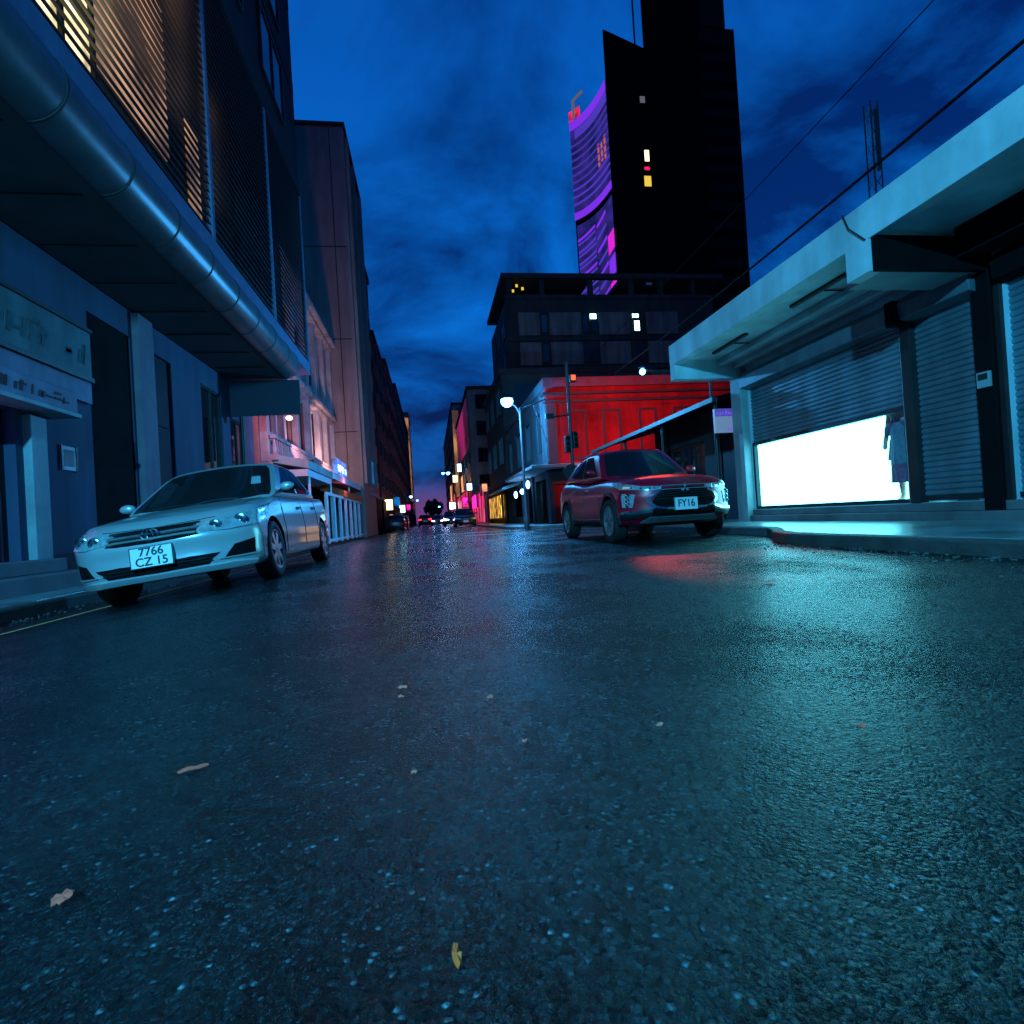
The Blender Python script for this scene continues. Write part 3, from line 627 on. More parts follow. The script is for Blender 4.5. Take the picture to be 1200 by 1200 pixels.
MQ = empty('mannequin', 'barefoot mannequin half hidden by the shutter post in the lit shop window', 'mannequin', (6.86, 6.975, .38), rot=(0, 0, R(-75)))
J = [((0, 0, .92), .13), ((0, 0, 1.12), .105), ((0, 0, 1.32), .13), ((0, 0, 1.43), .06), ((0, 0, 1.50), .055), ((0, -.01, 1.60), .085), ((0, -.01, 1.68), .075),
     ((.17, 0, 1.38), .055), ((.23, 0, 1.12), .04), ((.25, -.05, .88), .03), ((.25, -.07, .78), .032), ((-.17, 0, 1.38), .055), ((-.23, 0, 1.12), .04), ((-.25, -.05, .88), .03), ((-.25, -.07, .78), .032),
     ((.09, 0, .84), .085), ((.10, -.02, .48), .052), ((.10, .01, .30), .052), ((.10, .02, .09), .034), ((.10, -.04, .03), .034), ((.10, -.14, .02), .022),
     ((-.09, 0, .84), .085), ((-.10, .02, .48), .052), ((-.10, .04, .30), .052), ((-.10, .05, .09), .034), ((-.10, 0, .03), .034), ((-.10, -.10, .02), .022)]
Bn = [(0, 1), (1, 2), (2, 3), (3, 4), (4, 5), (5, 6), (2, 7), (7, 8), (8, 9), (9, 10), (2, 11), (11, 12), (12, 13), (13, 14), (0, 15), (15, 16), (16, 17), (17, 18), (18, 19), (19, 20), (0, 21), (21, 22), (22, 23), (23, 24), (24, 25), (25, 26)]
def skin_mesh(name, J, Bn, m, parent, root=0):
    bm = bmesh.new(); lay = bm.verts.layers.skin.verify()
    vs = [bm.verts.new(j[0]) for j in J]
    for i, v in enumerate(vs): v[lay].radius = (J[i][1], J[i][1]); v[lay].use_root = (i == root)
    for a, b in Bn: bm.edges.new((vs[a], vs[b]))
    me = bpy.data.meshes.new(name); bm.to_mesh(me); bm.free()
    o = bpy.data.objects.new(name, me); COL.objects.link(o); o.modifiers.new('skin', 'SKIN').use_smooth_shade = True
    sd = o.modifiers.new('sub', 'SUBSURF'); sd.levels = 2; sd.render_levels = 2
    dg = bpy.context.evaluated_depsgraph_get(); dg.update(); bm = bmesh.new(); bm.from_mesh(o.evaluated_get(dg).data)
    me2 = bpy.data.meshes.new(name); bm.to_mesh(me2); bm.free()
    me2.materials.clear(); me2.materials.append(M[m]); me2.polygons.foreach_set('use_smooth', [True] * len(me2.polygons)); o.modifiers.clear(); o.data = me2; o.parent = parent
    return o
skin_mesh('body', J, Bn, 'skin', MQ)
MB().grid([[(math.cos(2 * PI * k / 24) * rx, math.sin(2 * PI * k / 24) * ry, z) for k in range(25)] for z, rx, ry in ((.62, .24, .17), (.9, .20, .15), (1.1, .15, .12), (1.3, .19, .15), (1.41, .13, .09))]).build('clothing', 'dress_pink', MQ, smooth=60)
box('pedestal', 'white_int', MQ, -.2, .2, -.22, .14, -.02, .012)

# lattice mast standing on the shop roof
MS = empty('lattice_mast', 'thin dark lattice mast rising above the pale canopy roof', 'mast', (9.55, 10.0, 3.95))
for i in range(2):
    for j in range(2): MB().tube([(.085 * (2 * i - 1), .085 * (2 * j - 1), 0), (.085 * (2 * i - 1), .085 * (2 * j - 1), 4.7)], .016, 6).build('leg', 'dark_metal', MS)
bm_ = MB()
for k in range(13):
    z = .36 * k
    for a, b in (((-.085, -.085), (.085, -.085)), ((.085, -.085), (.085, .085)), ((.085, .085), (-.085, .085)), ((-.085, .085), (-.085, -.085))): bm_.tube([(*a, z), (*b, z + .3)], .008, 5)
bm_.build('bracing', 'dark_metal', MS); MB().box(-.03, .03, -.12, -.09, 3.6, 4.5).box(.09, .12, -.03, .03, 3.3, 4.4).build('aerial', 'dark_metal', MS)

# ================================================================== right: lean-to shop in the dark
LT = empty('lean_to', 'low dark lean-to shed with a sloping tin roof behind the red car', 'shed')
rf = MB()
rf.grid([[(6.1 + 3.2 * t, y, 2.78 + .75 * t + .02 * math.sin(y * 40)) for t in np.linspace(0, 1, 5)] for y in np.linspace(10.75, 19.6, 240)]); rf.build('roof', 'dark_metal', LT, smooth=60)
box('gutter', 'dark_metal', LT, 6.02, 6.14, 10.75, 19.6, 2.68, 2.78)
lw = MB(); wall_cells(lw, 'x', 7.2, 7.35, 10.75, 16.5, .12, 2.9, [(11.4, 12.6, .12, 2.2), (13.4, 15.6, .9, 2.2)]); lw.build('wall', 'concrete_dark', LT)
box('interior', 'black', LT, 7.4, 9.2, 10.75, 16.5, .12, 2.9); window_x(LT, 7.2, -1, 13.4, 15.6, .9, 2.2, bars=2)
box('door', 'door_dark', LT, 7.22, 7.28, 11.42, 12.58, .12, 2.18)
for y in (11, 13.7, 16.5): MB().tube([(6.2, y, .12), (6.2, y, 2.75)], .04).build('post', 'dark_metal', LT, smooth=True)
HS = MB().box(5.98, 6.5, 10.62, 10.68, 2.0, 2.5).build('hanging_sign', 'sign_pale'); tag(HS, 'pale blue hanging sign with a violet header beside the canopy corner', 'sign')
box('header', 'led_blue', HS, 5.98, 6.5, 10.612, 10.62, 2.34, 2.5)
hq = MB(); rg = random.Random(4)
for i in range(7): hq.box(6.02 + .065 * i, 6.02 + .065 * i + rg.uniform(.02, .045), 10.606, 10.612, 2.37, 2.37 + rg.uniform(.05, .1))
for i in range(4): hq.box(6.25 + .055 * i, 6.25 + .055 * i + .035, 10.613, 10.62, 2.04, 2.08)
hq.build('lettering', 'led_purple', HS); MB().tube([(6.45, 10.65, 2.5), (6.45, 10.65, 2.72)], .012, 6).tube([(6.05, 10.65, 2.5), (6.05, 10.65, 2.72)], .012, 6).build('hook', 'dark_metal', HS)

# ================================================================== right: red corner building
RB = empty('corner_building', 'two storey red corner building with framed upper panels across the side street', 'building')
X0, X1, Yr = 5.0, 16.0, 22.0
MB().box(X0, X1, Yr, Yr + .3, 2.6, 5.75).build('red_front', 'red_wall', RB)
wm = MB(); hs = [(23.2, 24.4, 3.2, 5.0), (26.0, 27.2, 3.2, 5.0), (29, 30.2, 3.2, 5.0), (32, 33.2, 3.2, 5.0)]
wall_cells(wm, 'x', X0, X0 + .3, Yr + .3, 34, 2.6, 5.75, hs); wm.build('side_wall', 'slate_wall', RB)
box('interior', 'black', RB, X0 + .4, X1, Yr + .35, 34, 0, 5.9)
for h in hs: window_x(RB, X0, -1, *h, d=.12)
MB().box(X0 - .1, X1, Yr - .14, Yr + .3, 5.1, 5.22).box(X0 - .2, X1, Yr - .22, Yr + .3, 5.42, 5.52).build('red_moulding', 'red_trim', RB, bevel=.01)
MB().box(X0 - .12, X1, Yr - .1, Yr + .32, 5.76, 6.15).build('parapet', 'red_cornice', RB, bevel=.01); box('side_parapet', 'slate_wall', RB, X0 - .12, X0 + .2, Yr + .32, 34, 5.76, 6.15)
pq = MB()
for i in range(11): pq.box(X0 + .25 + .98 * i, X0 + .75 + .98 * i, Yr - .12, Yr - .1, 5.86, 6.05)
pq.build('parapet_block', 'red_cornice', RB)
for i, c in enumerate((6.27, 7.75, 9.35, 10.9, 12.4)):
    w = .40; z0, z1 = 2.75, 4.8; t = .10; y = Yr
    MB().box(c - w, c - w + t, y - .05, y, z0, z1).box(c + w - t, c + w, y - .05, y, z0, z1).box(c - w + t, c + w - t, y - .05, y, z0, z0 + t).box(c - w + t, c + w - t, y - .05, y, z1 - t, z1).build('panel_frame', 'red_trim', RB)
MB().box(X0 - .03, X0 + .38, Yr - .035, Yr, 2.62, 5.05).build('corner_quoin', 'red_trim', RB)
sq = MB()
for y in (22.1, 23.0): sq.box(X0 - .08, X0, y, y + .09, 2.62, 5.6)
sq.box(X0 - .06, X0, 22.1, 34, 2.62, 2.72); sq.build('side_batten', 'pole_dark', RB)
MB().prism([(X0 - .95, 2.38), (X1, 2.38), (X1, 2.58), (X0 - .95, 2.5)], 'y', Yr - .85, Yr).box(X0 - .95, X0, Yr, 29, 2.38, 2.5).build('canopy', 'pink_render', RB, bevel=.01)
wm = MB(); wall_cells(wm, 'y', Yr, Yr + .2, X0, X1, .1, 2.38, [(5.1, 5.85, .1, 1.75), (6.4, 9.4, .1, 2.1), (10, 13, .1, 2.1)]); wm.build('ground_wall', 'red_trim', RB)
wm = MB(); wall_cells(wm, 'x', X0, X0 + .2, Yr + .2, 34, .1, 2.38, [(23, 25.4, .1, 2.1), (26.3, 28.5, .1, 2.1), (29.5, 33, .5, 2.1)]); wm.build('ground_side_wall', 'concrete_dark', RB)
box('door', 'red_wall', RB, 5.1, 5.85, Yr + .06, Yr + .12, .1, 1.75)
for c in (8.0, 11.5): box('shutter', 'door_dark', RB, c - 1.6, c + 1.6, Yr + .1, Yr + .14, .1, 2.1)
for y in (22.2, 25.7, 28.7): MB().tube([(X0 - .08, y, .1), (X0 - .08, y, 2.4)], .07).build('column', 'blue_wall', RB, smooth=True)
BA = MB().prism([(4.95, 2.3), (3.9, 2.0), (3.9, 2.12), (4.95, 2.44)], 'y', 29.2, 37).build('shop_awning', 'teal_paint'); tag(BA, 'pale blue awning over the lit shop past the street lamp', 'awning')
for i, (y, z, r_) in enumerate(((29.8, 1.72, (.1, .16, .2)), (27.6, 1.78, (.12, .28, .14)), (25.9, 2.02, (.1, .14, .2)))):
    q = MB().ball((4.72, y, z), r_).build('shop_light', 'lamp_small', smooth=True); MB().tube([(4.72, y, z + r_[2] * .9), (4.72, y, 2.4)], .012, 5).build('cord', 'dark_metal', q)
    tag(q, ['glowing white oval lamp under the awning, farthest of three', 'broad glowing white lamp, middle of three along the blue shop front', 'narrow glowing white lamp, nearest of three to the street lamp pole'][i], 'lamp', 'white lamps along the blue shop front')
    lamp('glow', (4.5, y, z - .1), 25, (.10, .45, 1.0), .12, q)

# ================================================================== right: old concrete block, black tower, purple tower
OB = empty('office_block', 'old dark concrete block with rows of plain panels behind the red building', 'building')
hb = 18.9
box('wall', 'concrete_dark', OB, 7.3, 26, 45.3, 56, -.3, hb)
def pxx(p): return 7.6 + (p - 595) * .0762
for k in range(7):
    zt = 17.7 - 2.55 * k
    for a, b in ((604, 628), (639, 676), (696, 732), (753, 791)): box('wall_panel', 'concrete_panel', OB, pxx(a), pxx(b), 45.12, 45.3, zt - 1.95, zt, bevel=.02)
    for c in (633.5, 681, 692, 742.5):
        lit = (k == 0 and c in (692, 742.5)); fo = window_y(OB, 45.3, pxx(c) - .3, pxx(c) + .3, zt - 1.7, zt - .1, bars=0, d=-.02, pane='glass')
        if k == 0 and c == 692: box('lit_pane', 'lamp_cyan', fo, pxx(c) - .42, pxx(c) + .12, 45.2, 45.23, zt - .55, zt - .12)
        if k == 0 and c == 742.5: MB().box(pxx(c) - .45, pxx(c) + .1, 45.2, 45.23, zt - .45, zt - .15).box(pxx(c) - .3, pxx(c) + .15, 45.2, 45.23, zt - 1.6, zt - .75).build('lit_pane', 'lamp_cyan', fo)
    box('floor_band', 'concrete_dark', OB, 7.25, 26, 45.15, 45.3, zt - 2.4, zt - 2.05)
    for j in range(3): window_x(OB, 7.3, -1, 46.5 + 3 * j, 48.2 + 3 * j, zt - 1.7, zt - .2, d=-.02)
# open top storey: roof slab on columns with a lit corner
MB().box(7.0, 27, 45.0, 45.5, 20.6, 21.0).box(7.0, 14.9, 45.5, 56.3, 20.6, 21.0).box(17.7, 27, 45.5, 56.3, 20.6, 21.0).build('roof_slab', 'concrete_dark', OB)
box('parapet', 'concrete_dark', OB, 7.25, 26, 45.2, 45.4, hb, 19.25); box('back_wall', 'black', OB, 7.4, 14.9, 50, 50.2, hb, 20.6); box('back_wall', 'black', OB, 17.7, 26, 50, 50.2, hb, 20.6)
for x in (7.5, 10.3, 14.6, 18.3, 21, 24): box('column', 'concrete_dark', OB, x, x + .4, 45.25, 45.65, 19.25, 20.6)
for x, z in ((8.0, 19.85), (8.35, 20.3), (8.85, 20.05)):
    q = MB().box(x, x + .2, 45.9, 45.95, z - .12, z + .12).build('roof_lamp', 'yellow_window', OB)
box('vent', 'galv', OB, 19.8, 20.3, 45.1, 45.2, 20.05, 20.25)
TW = empty('tower', 'very tall unlit black tower block running out of the top of the picture', 'building')
MB().prism([(37.1, 80), (46.5, 80), (56, 100), (48.5, 100)], 'z', -.5, 104).build('shaft', 'tower_black', TW); box('side_shaft', 'tower_navy', TW, 46.5, 53.0, 80.6, 99, -.5, 77)
box('upper_shaft', 'tower_navy', TW, 46.5, 51.4, 80.4, 99, 77, 104)
MB().prism([(30.75, -.5), (37.1, -.5), (37.1, 72.4), (30.75, 74.9)], 'y', 80, 80.4).build('wing', 'tower_black', TW)
tb = MB()
for k in range(24): tb.box(46.6, 52.9, 80.52, 80.6, 4 + 3 * k, 5.4 + 3 * k)
tb.build('floor_band', 'tower_black', TW)
for x, z, w, h, m in ((36.0, 64.2, .8, 1.0, 'dim_window'), (36.2, 55.4, .7, 1.7, 'lamp_warm'), (35.9, 51.4, 1.1, 1.6, 'yellow_window'), (36.0, 53.4, .9, .5, 'shop_red')):
    box('lit_window', m, TW, x, x + w, 79.93, 80.0, z - h / 2, z + h / 2)
MB().tube([(36.2, 81, 72), (36.2, 81, 92)], .14, 6).build('antenna', 'dark_metal', TW)
# purple lit concave facade on the tower's street side
PT = empty('lit_tower', 'tall building with a concave street face lit violet and magenta', 'building')
A_, B_, C_ = (27.5, 90.0), (30.3, 87.4), (30.75, 80.5)   # plan curve, concave towards the street
def pc(t): return ((1 - t) ** 2 * A_[0] + 2 * t * (1 - t) * B_[0] + t * t * C_[0], (1 - t) ** 2 * A_[1] + 2 * t * (1 - t) * B_[1] + t * t * C_[1])
def pn(t):
    a, b = pc(max(0, t - .01)), pc(min(1, t + .01)); d = Vector((b[0] - a[0], b[1] - a[1])).normalized(); return Vector((d.y, -d.x)) * 1.0
HT = 67.5
q = MB(); pts = [pc(t) for t in np.linspace(0, 1, 17)] + [(33, 80.5), (33, 90)]
q.prism(pts, 'z', -.5, HT); q.build('wall', 'tower_black', PT)
def ledstrip(t0, t1, za, zb, th, m, name, slope=0):
    q = MB(); rows = []
    for t in np.linspace(t0, t1, 9):
        p = pc(t); nn = pn(t)
        if nn.x > 0: nn = -nn
        u = (t - t0) / (t1 - t0); z = za + (zb - za) * u
        dd = .06 if name == 'facade_light' else .15; b = (p[0] + nn.x * dd, p[1] + nn.y * dd); c = (p[0] + nn.x * .02, p[1] + nn.y * .02)
        rows.append([(*c, z - th / 2), (*b, z - th / 2), (*b, z + th / 2), (*c, z + th / 2), (*c, z - th / 2)])
    q.grid(rows); q.add([r for r in rows[0][:4]] + [r for r in rows[-1][:4]], [(0, 1, 2, 3), (7, 6, 5, 4)]); return q.build(name, m, PT)
M['wall_glow'] = glow('wall_glow', (.07, .025, .40), .35, pattern=.35)
ledstrip(0, 1, HT - 8.5, HT - 8.5, 16, 'wall_glow', 'facade_light'); ledstrip(.03, .99, HT - 36, HT - 36, 36, 'wall_glow', 'facade_light')  # emissive sheets that make the wall behind the light lines glow
ledstrip(0, 1, HT - .9, HT - .9, 1.5, 'led_purple', 'crown_light'); ledstrip(.12, 1, HT - 2.6, HT - 2.6, 1.5, 'led_violet', 'crown_light')
ledstrip(0, .28, HT + .4, HT + .4, 2.4, 'tail_red', 'roof_beacon').data.materials[0] = M['shop_red']
for k in range(9): ledstrip(0, 1, HT - 4.4 - 1.25 * k, HT - 4.4 - 1.25 * k, .34, 'led_violet' if k > 5 else 'led_blue', 'light_line')
ledstrip(.0, 1, HT - 16.4, HT - 16.4, 1.2, 'led_purple', 'light_line')
for i in range(3): ledstrip(.70 + .09 * i, .74 + .09 * i, HT - 9.6, HT - 9.6, 3.6 - .5 * (i % 2), 'led_orange', 'lit_lettering')
for k in range(15):
    z = HT - 20.5 - 2.05 * k
    ledstrip(.04, .50, z - .9, z - .1, .34, 'led_violet', 'light_line'); ledstrip(.04, .50, z - .2, z + .7, .42, 'led_violet' if k % 3 else 'led_purple', 'light_line')
    ledstrip(.55, .80, z + .2, z + 1.3, .5, 'led_violet' if k % 2 else 'led_purple', 'light_line')
for k in range(8): ledstrip(.83, .99, HT - 25 - 3.8 * k, HT - 24.6 - 3.8 * k, 2.9, 'led_magenta' if k % 3 != 1 else 'led_purple', 'light_panel')
MB().tube([(28, 89, HT), (28, 89, HT + 3), (29.4, 88, HT + 4)], .25, 6).build('roof_mast', 'dim_window', PT)

# ================================================================== right: the far shops
fA = far_block(4.95, 15, 34.3, 44.6, 9.6, 'concrete_dark', 'dark shop house between the blue shop front and the concrete block', 3, 2, face='right', base=3.2)
fA2 = far_block(5.0, 14, 62.6, 90, 15.5, 'brown_render', 'far building with a glowing face as rose pink light on the right of the street', 5, 4, face='right', base=3.2)
box('emissive_face', 'pink_glow', fA2, 4.85, 5.0, 64, 86, 9.2, 14.8)  # thin emissive sheet stands for the pink light on this face
fA3 = far_block(4.6, 16, 92, 150, 20, 'brown_render', 'farthest right building with a glowing strip as amber light on its corner', 7, 6, face='right', base=3.4)
box('emissive_strip', 'amber_glow', fA3, 4.55, 5.6, 91.85, 92, 4.5, 19)  # glowing strip stands for amber light on the corner
def front(name, m, x, y0, y1, z0, z1, label, cat, bars=0):
    o = MB().box(x - .12, x, y0, y1, z0, z1).build(name, m); tag(o, label, cat)
    f = MB().box(x - .17, x - .02, y0 - .1, y0, z0, z1).box(x - .17, x - .02, y1, y1 + .1, z0, z1).box(x - .17, x - .02, y0 - .1, y1 + .1, z1, z1 + .1)
    for k in range(bars): c = y0 + (y1 - y0) * (k + 1) / (bars + 1); f.box(x - .17, x - .12, c - .09, c + .09, z0, z1)
    f.build('frame', 'dark_metal', o); return o
front('lit_shop', 'shop_yellow', 4.75, 35.2, 42.5, .5, 2.0, 'yellow lit shop window divided by dark bars', 'shop window', 8)
front('lit_shop', 'shop_red', 4.72, 46, 60, .2, 2.9, 'long red lit shop front at the foot of the concrete block', 'shop front', 4)
front('sign', 'shop_magenta', 4.4, 50, 56, 1.6, 2.8, 'bright magenta sign on the red shop front', 'sign')
front('lit_shop', 'shop_red', 4.4, 92.5, 120, .3, 5.0, 'red lit shop front at the foot of the amber glowing building', 'shop front', 6)
front('lit_shop', 'shop_red', 4.6, 64, 88, .3, 4.0, 'red lit shop front farther down than the magenta sign', 'shop front', 5)
front('sign', 'shop_orange', 4.3, 66, 71, 4.1, 6.0, 'beige orange lit sign above the farther red shop front', 'sign')
front('sign', 'shop_orange', 3.9, 92, 99, 4.0, 6.6, 'orange lit sign at the foot of the amber glowing building', 'sign')
front('sign', 'shop_red', 4.35, 44.9, 45.6, 2.4, 3.2, 'small red sign projecting past the yellow lit shop window', 'sign')

for i, (x, y, z, w_, h_, m, lab) in enumerate(((4.5, 58, 4.0, .5, .7, 'lamp_small', 'small white lit box sign above the red lit shop front'), (4.4, 73, 7.5, .5, 1.0, 'lamp_small', 'upper white lit box sign on the pink glowing building'),
        (4.2, 80, 6.6, .7, 1.0, 'lamp_warm', 'warm white lit box sign beside the pink glowing face'), (4.3, 63.4, 2.6, .5, 1.0, 'shop_magenta', 'small magenta sign before the farther red front'),
        (4.1, 90.5, 3.0, .9, 1.1, 'lamp_cyan', 'small cyan lit sign under the amber glowing building'), (4.6, 43.6, 3.0, .4, .6, 'shop_orange', 'small orange lit box over the end of the yellow window'))):
    q = MB().box(x - w_, x, y - .25, y, z - h_ / 2, z + h_ / 2).build('box_sign', m, bevel=.03); tag(q, lab, 'sign'); MB().box(x, x + .9, y - .16, y - .09, z - .04, z + .04).build('bracket', 'dark_metal', q)
for i, (y, z, m, lab) in enumerate(((66, 3.2, 'kiosk_blue', 'small blue lit sign on the second dark block at left'), (78, 2.6, 'lamp_cyan', 'small cyan lit sign low on the second dark block at left'), (100, 3.4, 'shop_magenta', 'small magenta sign on the long dark row at left'), (53, 2.4, 'lamp_warm', 'small warm lit sign on the first dark block at left'))):
    q = MB().box(-4.2, -3.5, y, y + .2, z - .5, z + .5).build('box_sign', m, bevel=.03); tag(q, lab, 'sign'); MB().box(-4.3, -4.2, y + .06, y + .14, z - .04, z + .04).build('bracket', 'dark_metal', q)
# ================================================================== street furniture
def street_lamp(name, label, base, h, arm, head, power, col, stay=None, r=.06, group=None, hr=.16, spot=None, aim=None):
    o = empty(name, label, 'street lamp', base, group)
    MB().lathe([(.11, 0), (.11, .5), (r, .6), (r * .75, h)], 12).build('pole', 'pole_dark', o, smooth=True)
    MB().tube([(0, 0, h - .25), (arm[0] * .3, arm[1] * .3, h + .05), (arm[0], arm[1], h + arm[2])], .03, 8).build('arm', 'pole_dark', o, smooth=True)
    if stay: MB().tube([(0, 0, h - .05), stay], .03, 8).tube([(stay[0] * .5, stay[1] * .5, h + (stay[2] - h) * .5), (stay[0] * .95, stay[1], stay[2] - 1.75)], .02, 6).build('stay', 'pole_dark', o, smooth=True)
    hd = MB().ball((arm[0], arm[1], h + arm[2] + .10), (hr * 1.25, hr * 1.1, hr * .5)).build('lamp_head', 'dark_metal', o, smooth=True)
    MB().ball((arm[0], arm[1], h + arm[2] - .05), (hr, hr, hr)).build('bulb', 'lamp_white', hd, smooth=True)
    if power: lamp('lamp_light', (arm[0], arm[1], h + arm[2] - .05 - hr * 1.2), power, col, .12, o, spot, aim)
    return o
street_lamp('street_lamp', 'street lamp glowing bright blue white on the pole at the red building corner', (3.78, 21.5, 0), 4.85, (-.52, -.1, .32), None, STREET_POWER, (.05, .42, 1.0), stay=(1.1, .1, 5.2), hr=.25)
street_lamp('street_lamp', 'street lamp with a small white head facing the red upper wall', (9.6, 17.2, 0), 4.95, (-2.46, -.2, .1), None, FLOOD_POWER, (1.0, .20, .16), hr=.10, spot=112, aim=(-.3, 4.9, 4.0))
lamp('lamp_light', (7.13, 16.9, 4.78), 3000, (1.0, .06, .04), .06, None, 9.5, (4.0, 8.1, 1.0))  # added narrow red beam that reddens the bonnet and road, no fixture
# the lamp that lights the near street, behind the camera
street_lamp('street_lamp', 'tall street lamp on the left pavement behind the camera', (-4.9, -4.0, -.13), 5.5, (1.4, 0, .3), None, LAMP_POWER, (.065, .56, 1.0), spot=122, aim=(8.0, 11.0, .6))
for i, (x, y, h, lab) in enumerate(((-3.9, 100, 5.2, 'distant lamp on the left pavement by the long dark row'), (3.4, 78, 7.2, 'distant lamp before the pink glowing face'), (3.4, 104, 9.5, 'distant lamp before the amber glowing building'),
                                    (-3.9, 150, 6.5, 'farthest lamp on the left, beside the amber glowing edge'), (3.4, 170, 5, 'farthest lamp on the right by the round dark tree'))):
    street_lamp('street_lamp', 'small ' + lab, (x, y, 0), h, (-.6 if x > 0 else .6, 0, .2), None, 0, None, group='small lamps far down the street', hr=.28).children[-1]
SGN = empty('traffic_signal', 'thin signal pole with an orange light in front of the red building', 'traffic signal', (4.35, 16.1, 0))
MB().lathe([(.08, .1), (.08, 1), (.055, 1.1), (.05, 5.1)], 10).build('pole', 'pole_dark', SGN, smooth=True)
MB().box(.06, .26, -.1, .1, 4.5, 4.72).build('signal_housing', 'dark_metal', SGN, bevel=.015)
box('signal_light', 'signal_orange', SGN, .09, .23, -.112, -.1, 4.53, 4.69)
for s, z in ((-1, 2.6), (1, 2.72)):
    hd = MB().box(min(s * .05, s * .2), max(s * .05, s * .2), -.10, .10, z - .24, z + .26).build('signal_head', 'dark_metal', SGN, bevel=.02)
    for k in range(3): MB().lathe([(.055, 0), (.05, -.01)], 12, (s * .125, -.10, z + .17 - .16 * k), 'y').build('lens', 'black', hd)
MB().lathe([(.0, 0), (.24, 0), (.24, .02), (.0, .02)], 20, (-.08, -.1, 1.75), 'y', caps=False).build('round_sign', 'dark_metal', SGN)
MB().tube([(0, 0, 3.5), (-.55, 0, 3.45)], .025, 6).box(-.75, -.5, -.06, .06, 3.4, 3.55).build('arm', 'dark_metal', SGN)
# overhead cables
def cable(label, a, b, sag, r):
    a, b = Vector(a), Vector(b); tag(MB().tube([a.lerp(b, t) - Vector((0, 0, 4 * sag * t * (1 - t))) for t in np.linspace(0, 1, 40)], r, 6).build('overhead_cable', 'black', smooth=True), label, 'cable')
cable('thick black overhead cable crossing above the pale canopy', (8.0, 30, 6.7), (8.0, -2, 6.7), .55, .028)
cable('thin overhead cable high against the sky right of the tower', (9, 34, 8.9), (9, -2, 9.2), .3, .012)
# tree far down the street
TR = empty('tree', 'small dark round tree closing the far end of the street', 'tree', (1.2, 190, 0))
MB().lathe([(.35, 0), (.25, 3), (.12, 6)], 8).build('trunk', 'bark', TR, smooth=True)
fo = MB(); rg = random.Random(2)
for i in range(1500):
    a = Vector((rg.gauss(0, 1), rg.gauss(0, 1), rg.gauss(0, 1))).normalized() * (rg.random() ** .4); c = Vector((a.x * 3.4, a.y * 3.2, 5.4 + a.z * 2.8 + .5 * math.sin(a.x * 9)))
    d = Vector((rg.gauss(0, 1), rg.gauss(0, 1), rg.gauss(0, 1))).normalized(); e = d.orthogonal().normalized() * .3; d = d * .4
    fo.add([c - d, c + e, c + d, c - e], [(0, 1, 2, 3)])
fo.build('crown', 'foliage', TR, fix=False)
# grit and scraps collected in the gutters
gm = MB(); rg = random.Random(21)
for i in range(420):
    if rg.random() < .6: x, y = -4.42 + abs(rg.gauss(0, .22)), rg.uniform(3, 16)
    else: x, y = 3.97 - abs(rg.gauss(0, .25)), rg.uniform(1.5, 5.6)
    z = rz(x) + .004; a = rg.uniform(0, PI); w, l, h = rg.uniform(.004, .014), rg.uniform(.005, .022), rg.uniform(.002, .008)
    c_, s_ = math.cos(a), math.sin(a); pts = [(x + u * w * c_ - v * l * s_, y + u * w * s_ + v * l * c_) for u, v in ((-1, -.7), (.6, -1), (1, .5), (-.4, 1))]
    gm.add([(p[0], p[1], z - .006) for p in pts] + [(x + (p[0] - x) * .6, y + (p[1] - y) * .6, z + h) for p in pts], [(4, 5, 6, 7), (0, 1, 5, 4), (1, 2, 6, 5), (2, 3, 7, 6), (3, 0, 4, 7)])
tag(gm.build('gutter_grit', 'grit'), 'loose grit and crumbs gathered in the gutters along both kerbs', 'grit', kind='stuff')
# litter on the road
def litter(x, y, w, l, rot, m, label, seed):
    rg = random.Random(seed); n = 15; vs = []
    for k in range(n):
        a = 2 * PI * k / n; r_ = rg.uniform(.8, 1.1); px, py = math.cos(a) * w * r_ / 2, math.sin(a) * l * r_ / 2
        vs.append((px * math.cos(rot) - py * math.sin(rot), px * math.sin(rot) + py * math.cos(rot), .006 + rg.uniform(0, .005)))
    vs2 = [(a, b, c - .002) for a, b, c in vs]; vs.append((0, 0, .010)); vs2.append((0, 0, .007))
    q = MB().add(vs + vs2, [(k, (k + 1) % n, n) for k in range(n)] + [(n + 1 + (k + 1) % n, n + 1 + k, 2 * n + 1) for k in range(n)] + [(k, n + 1 + k, n + 1 + (k + 1) % n, (k + 1) % n) for k in range(n)])
    o = q.build('litter', m, loc=(x, y, rz(x) + .002)); tag(o, label, 'litter', 'scraps of litter on the road')
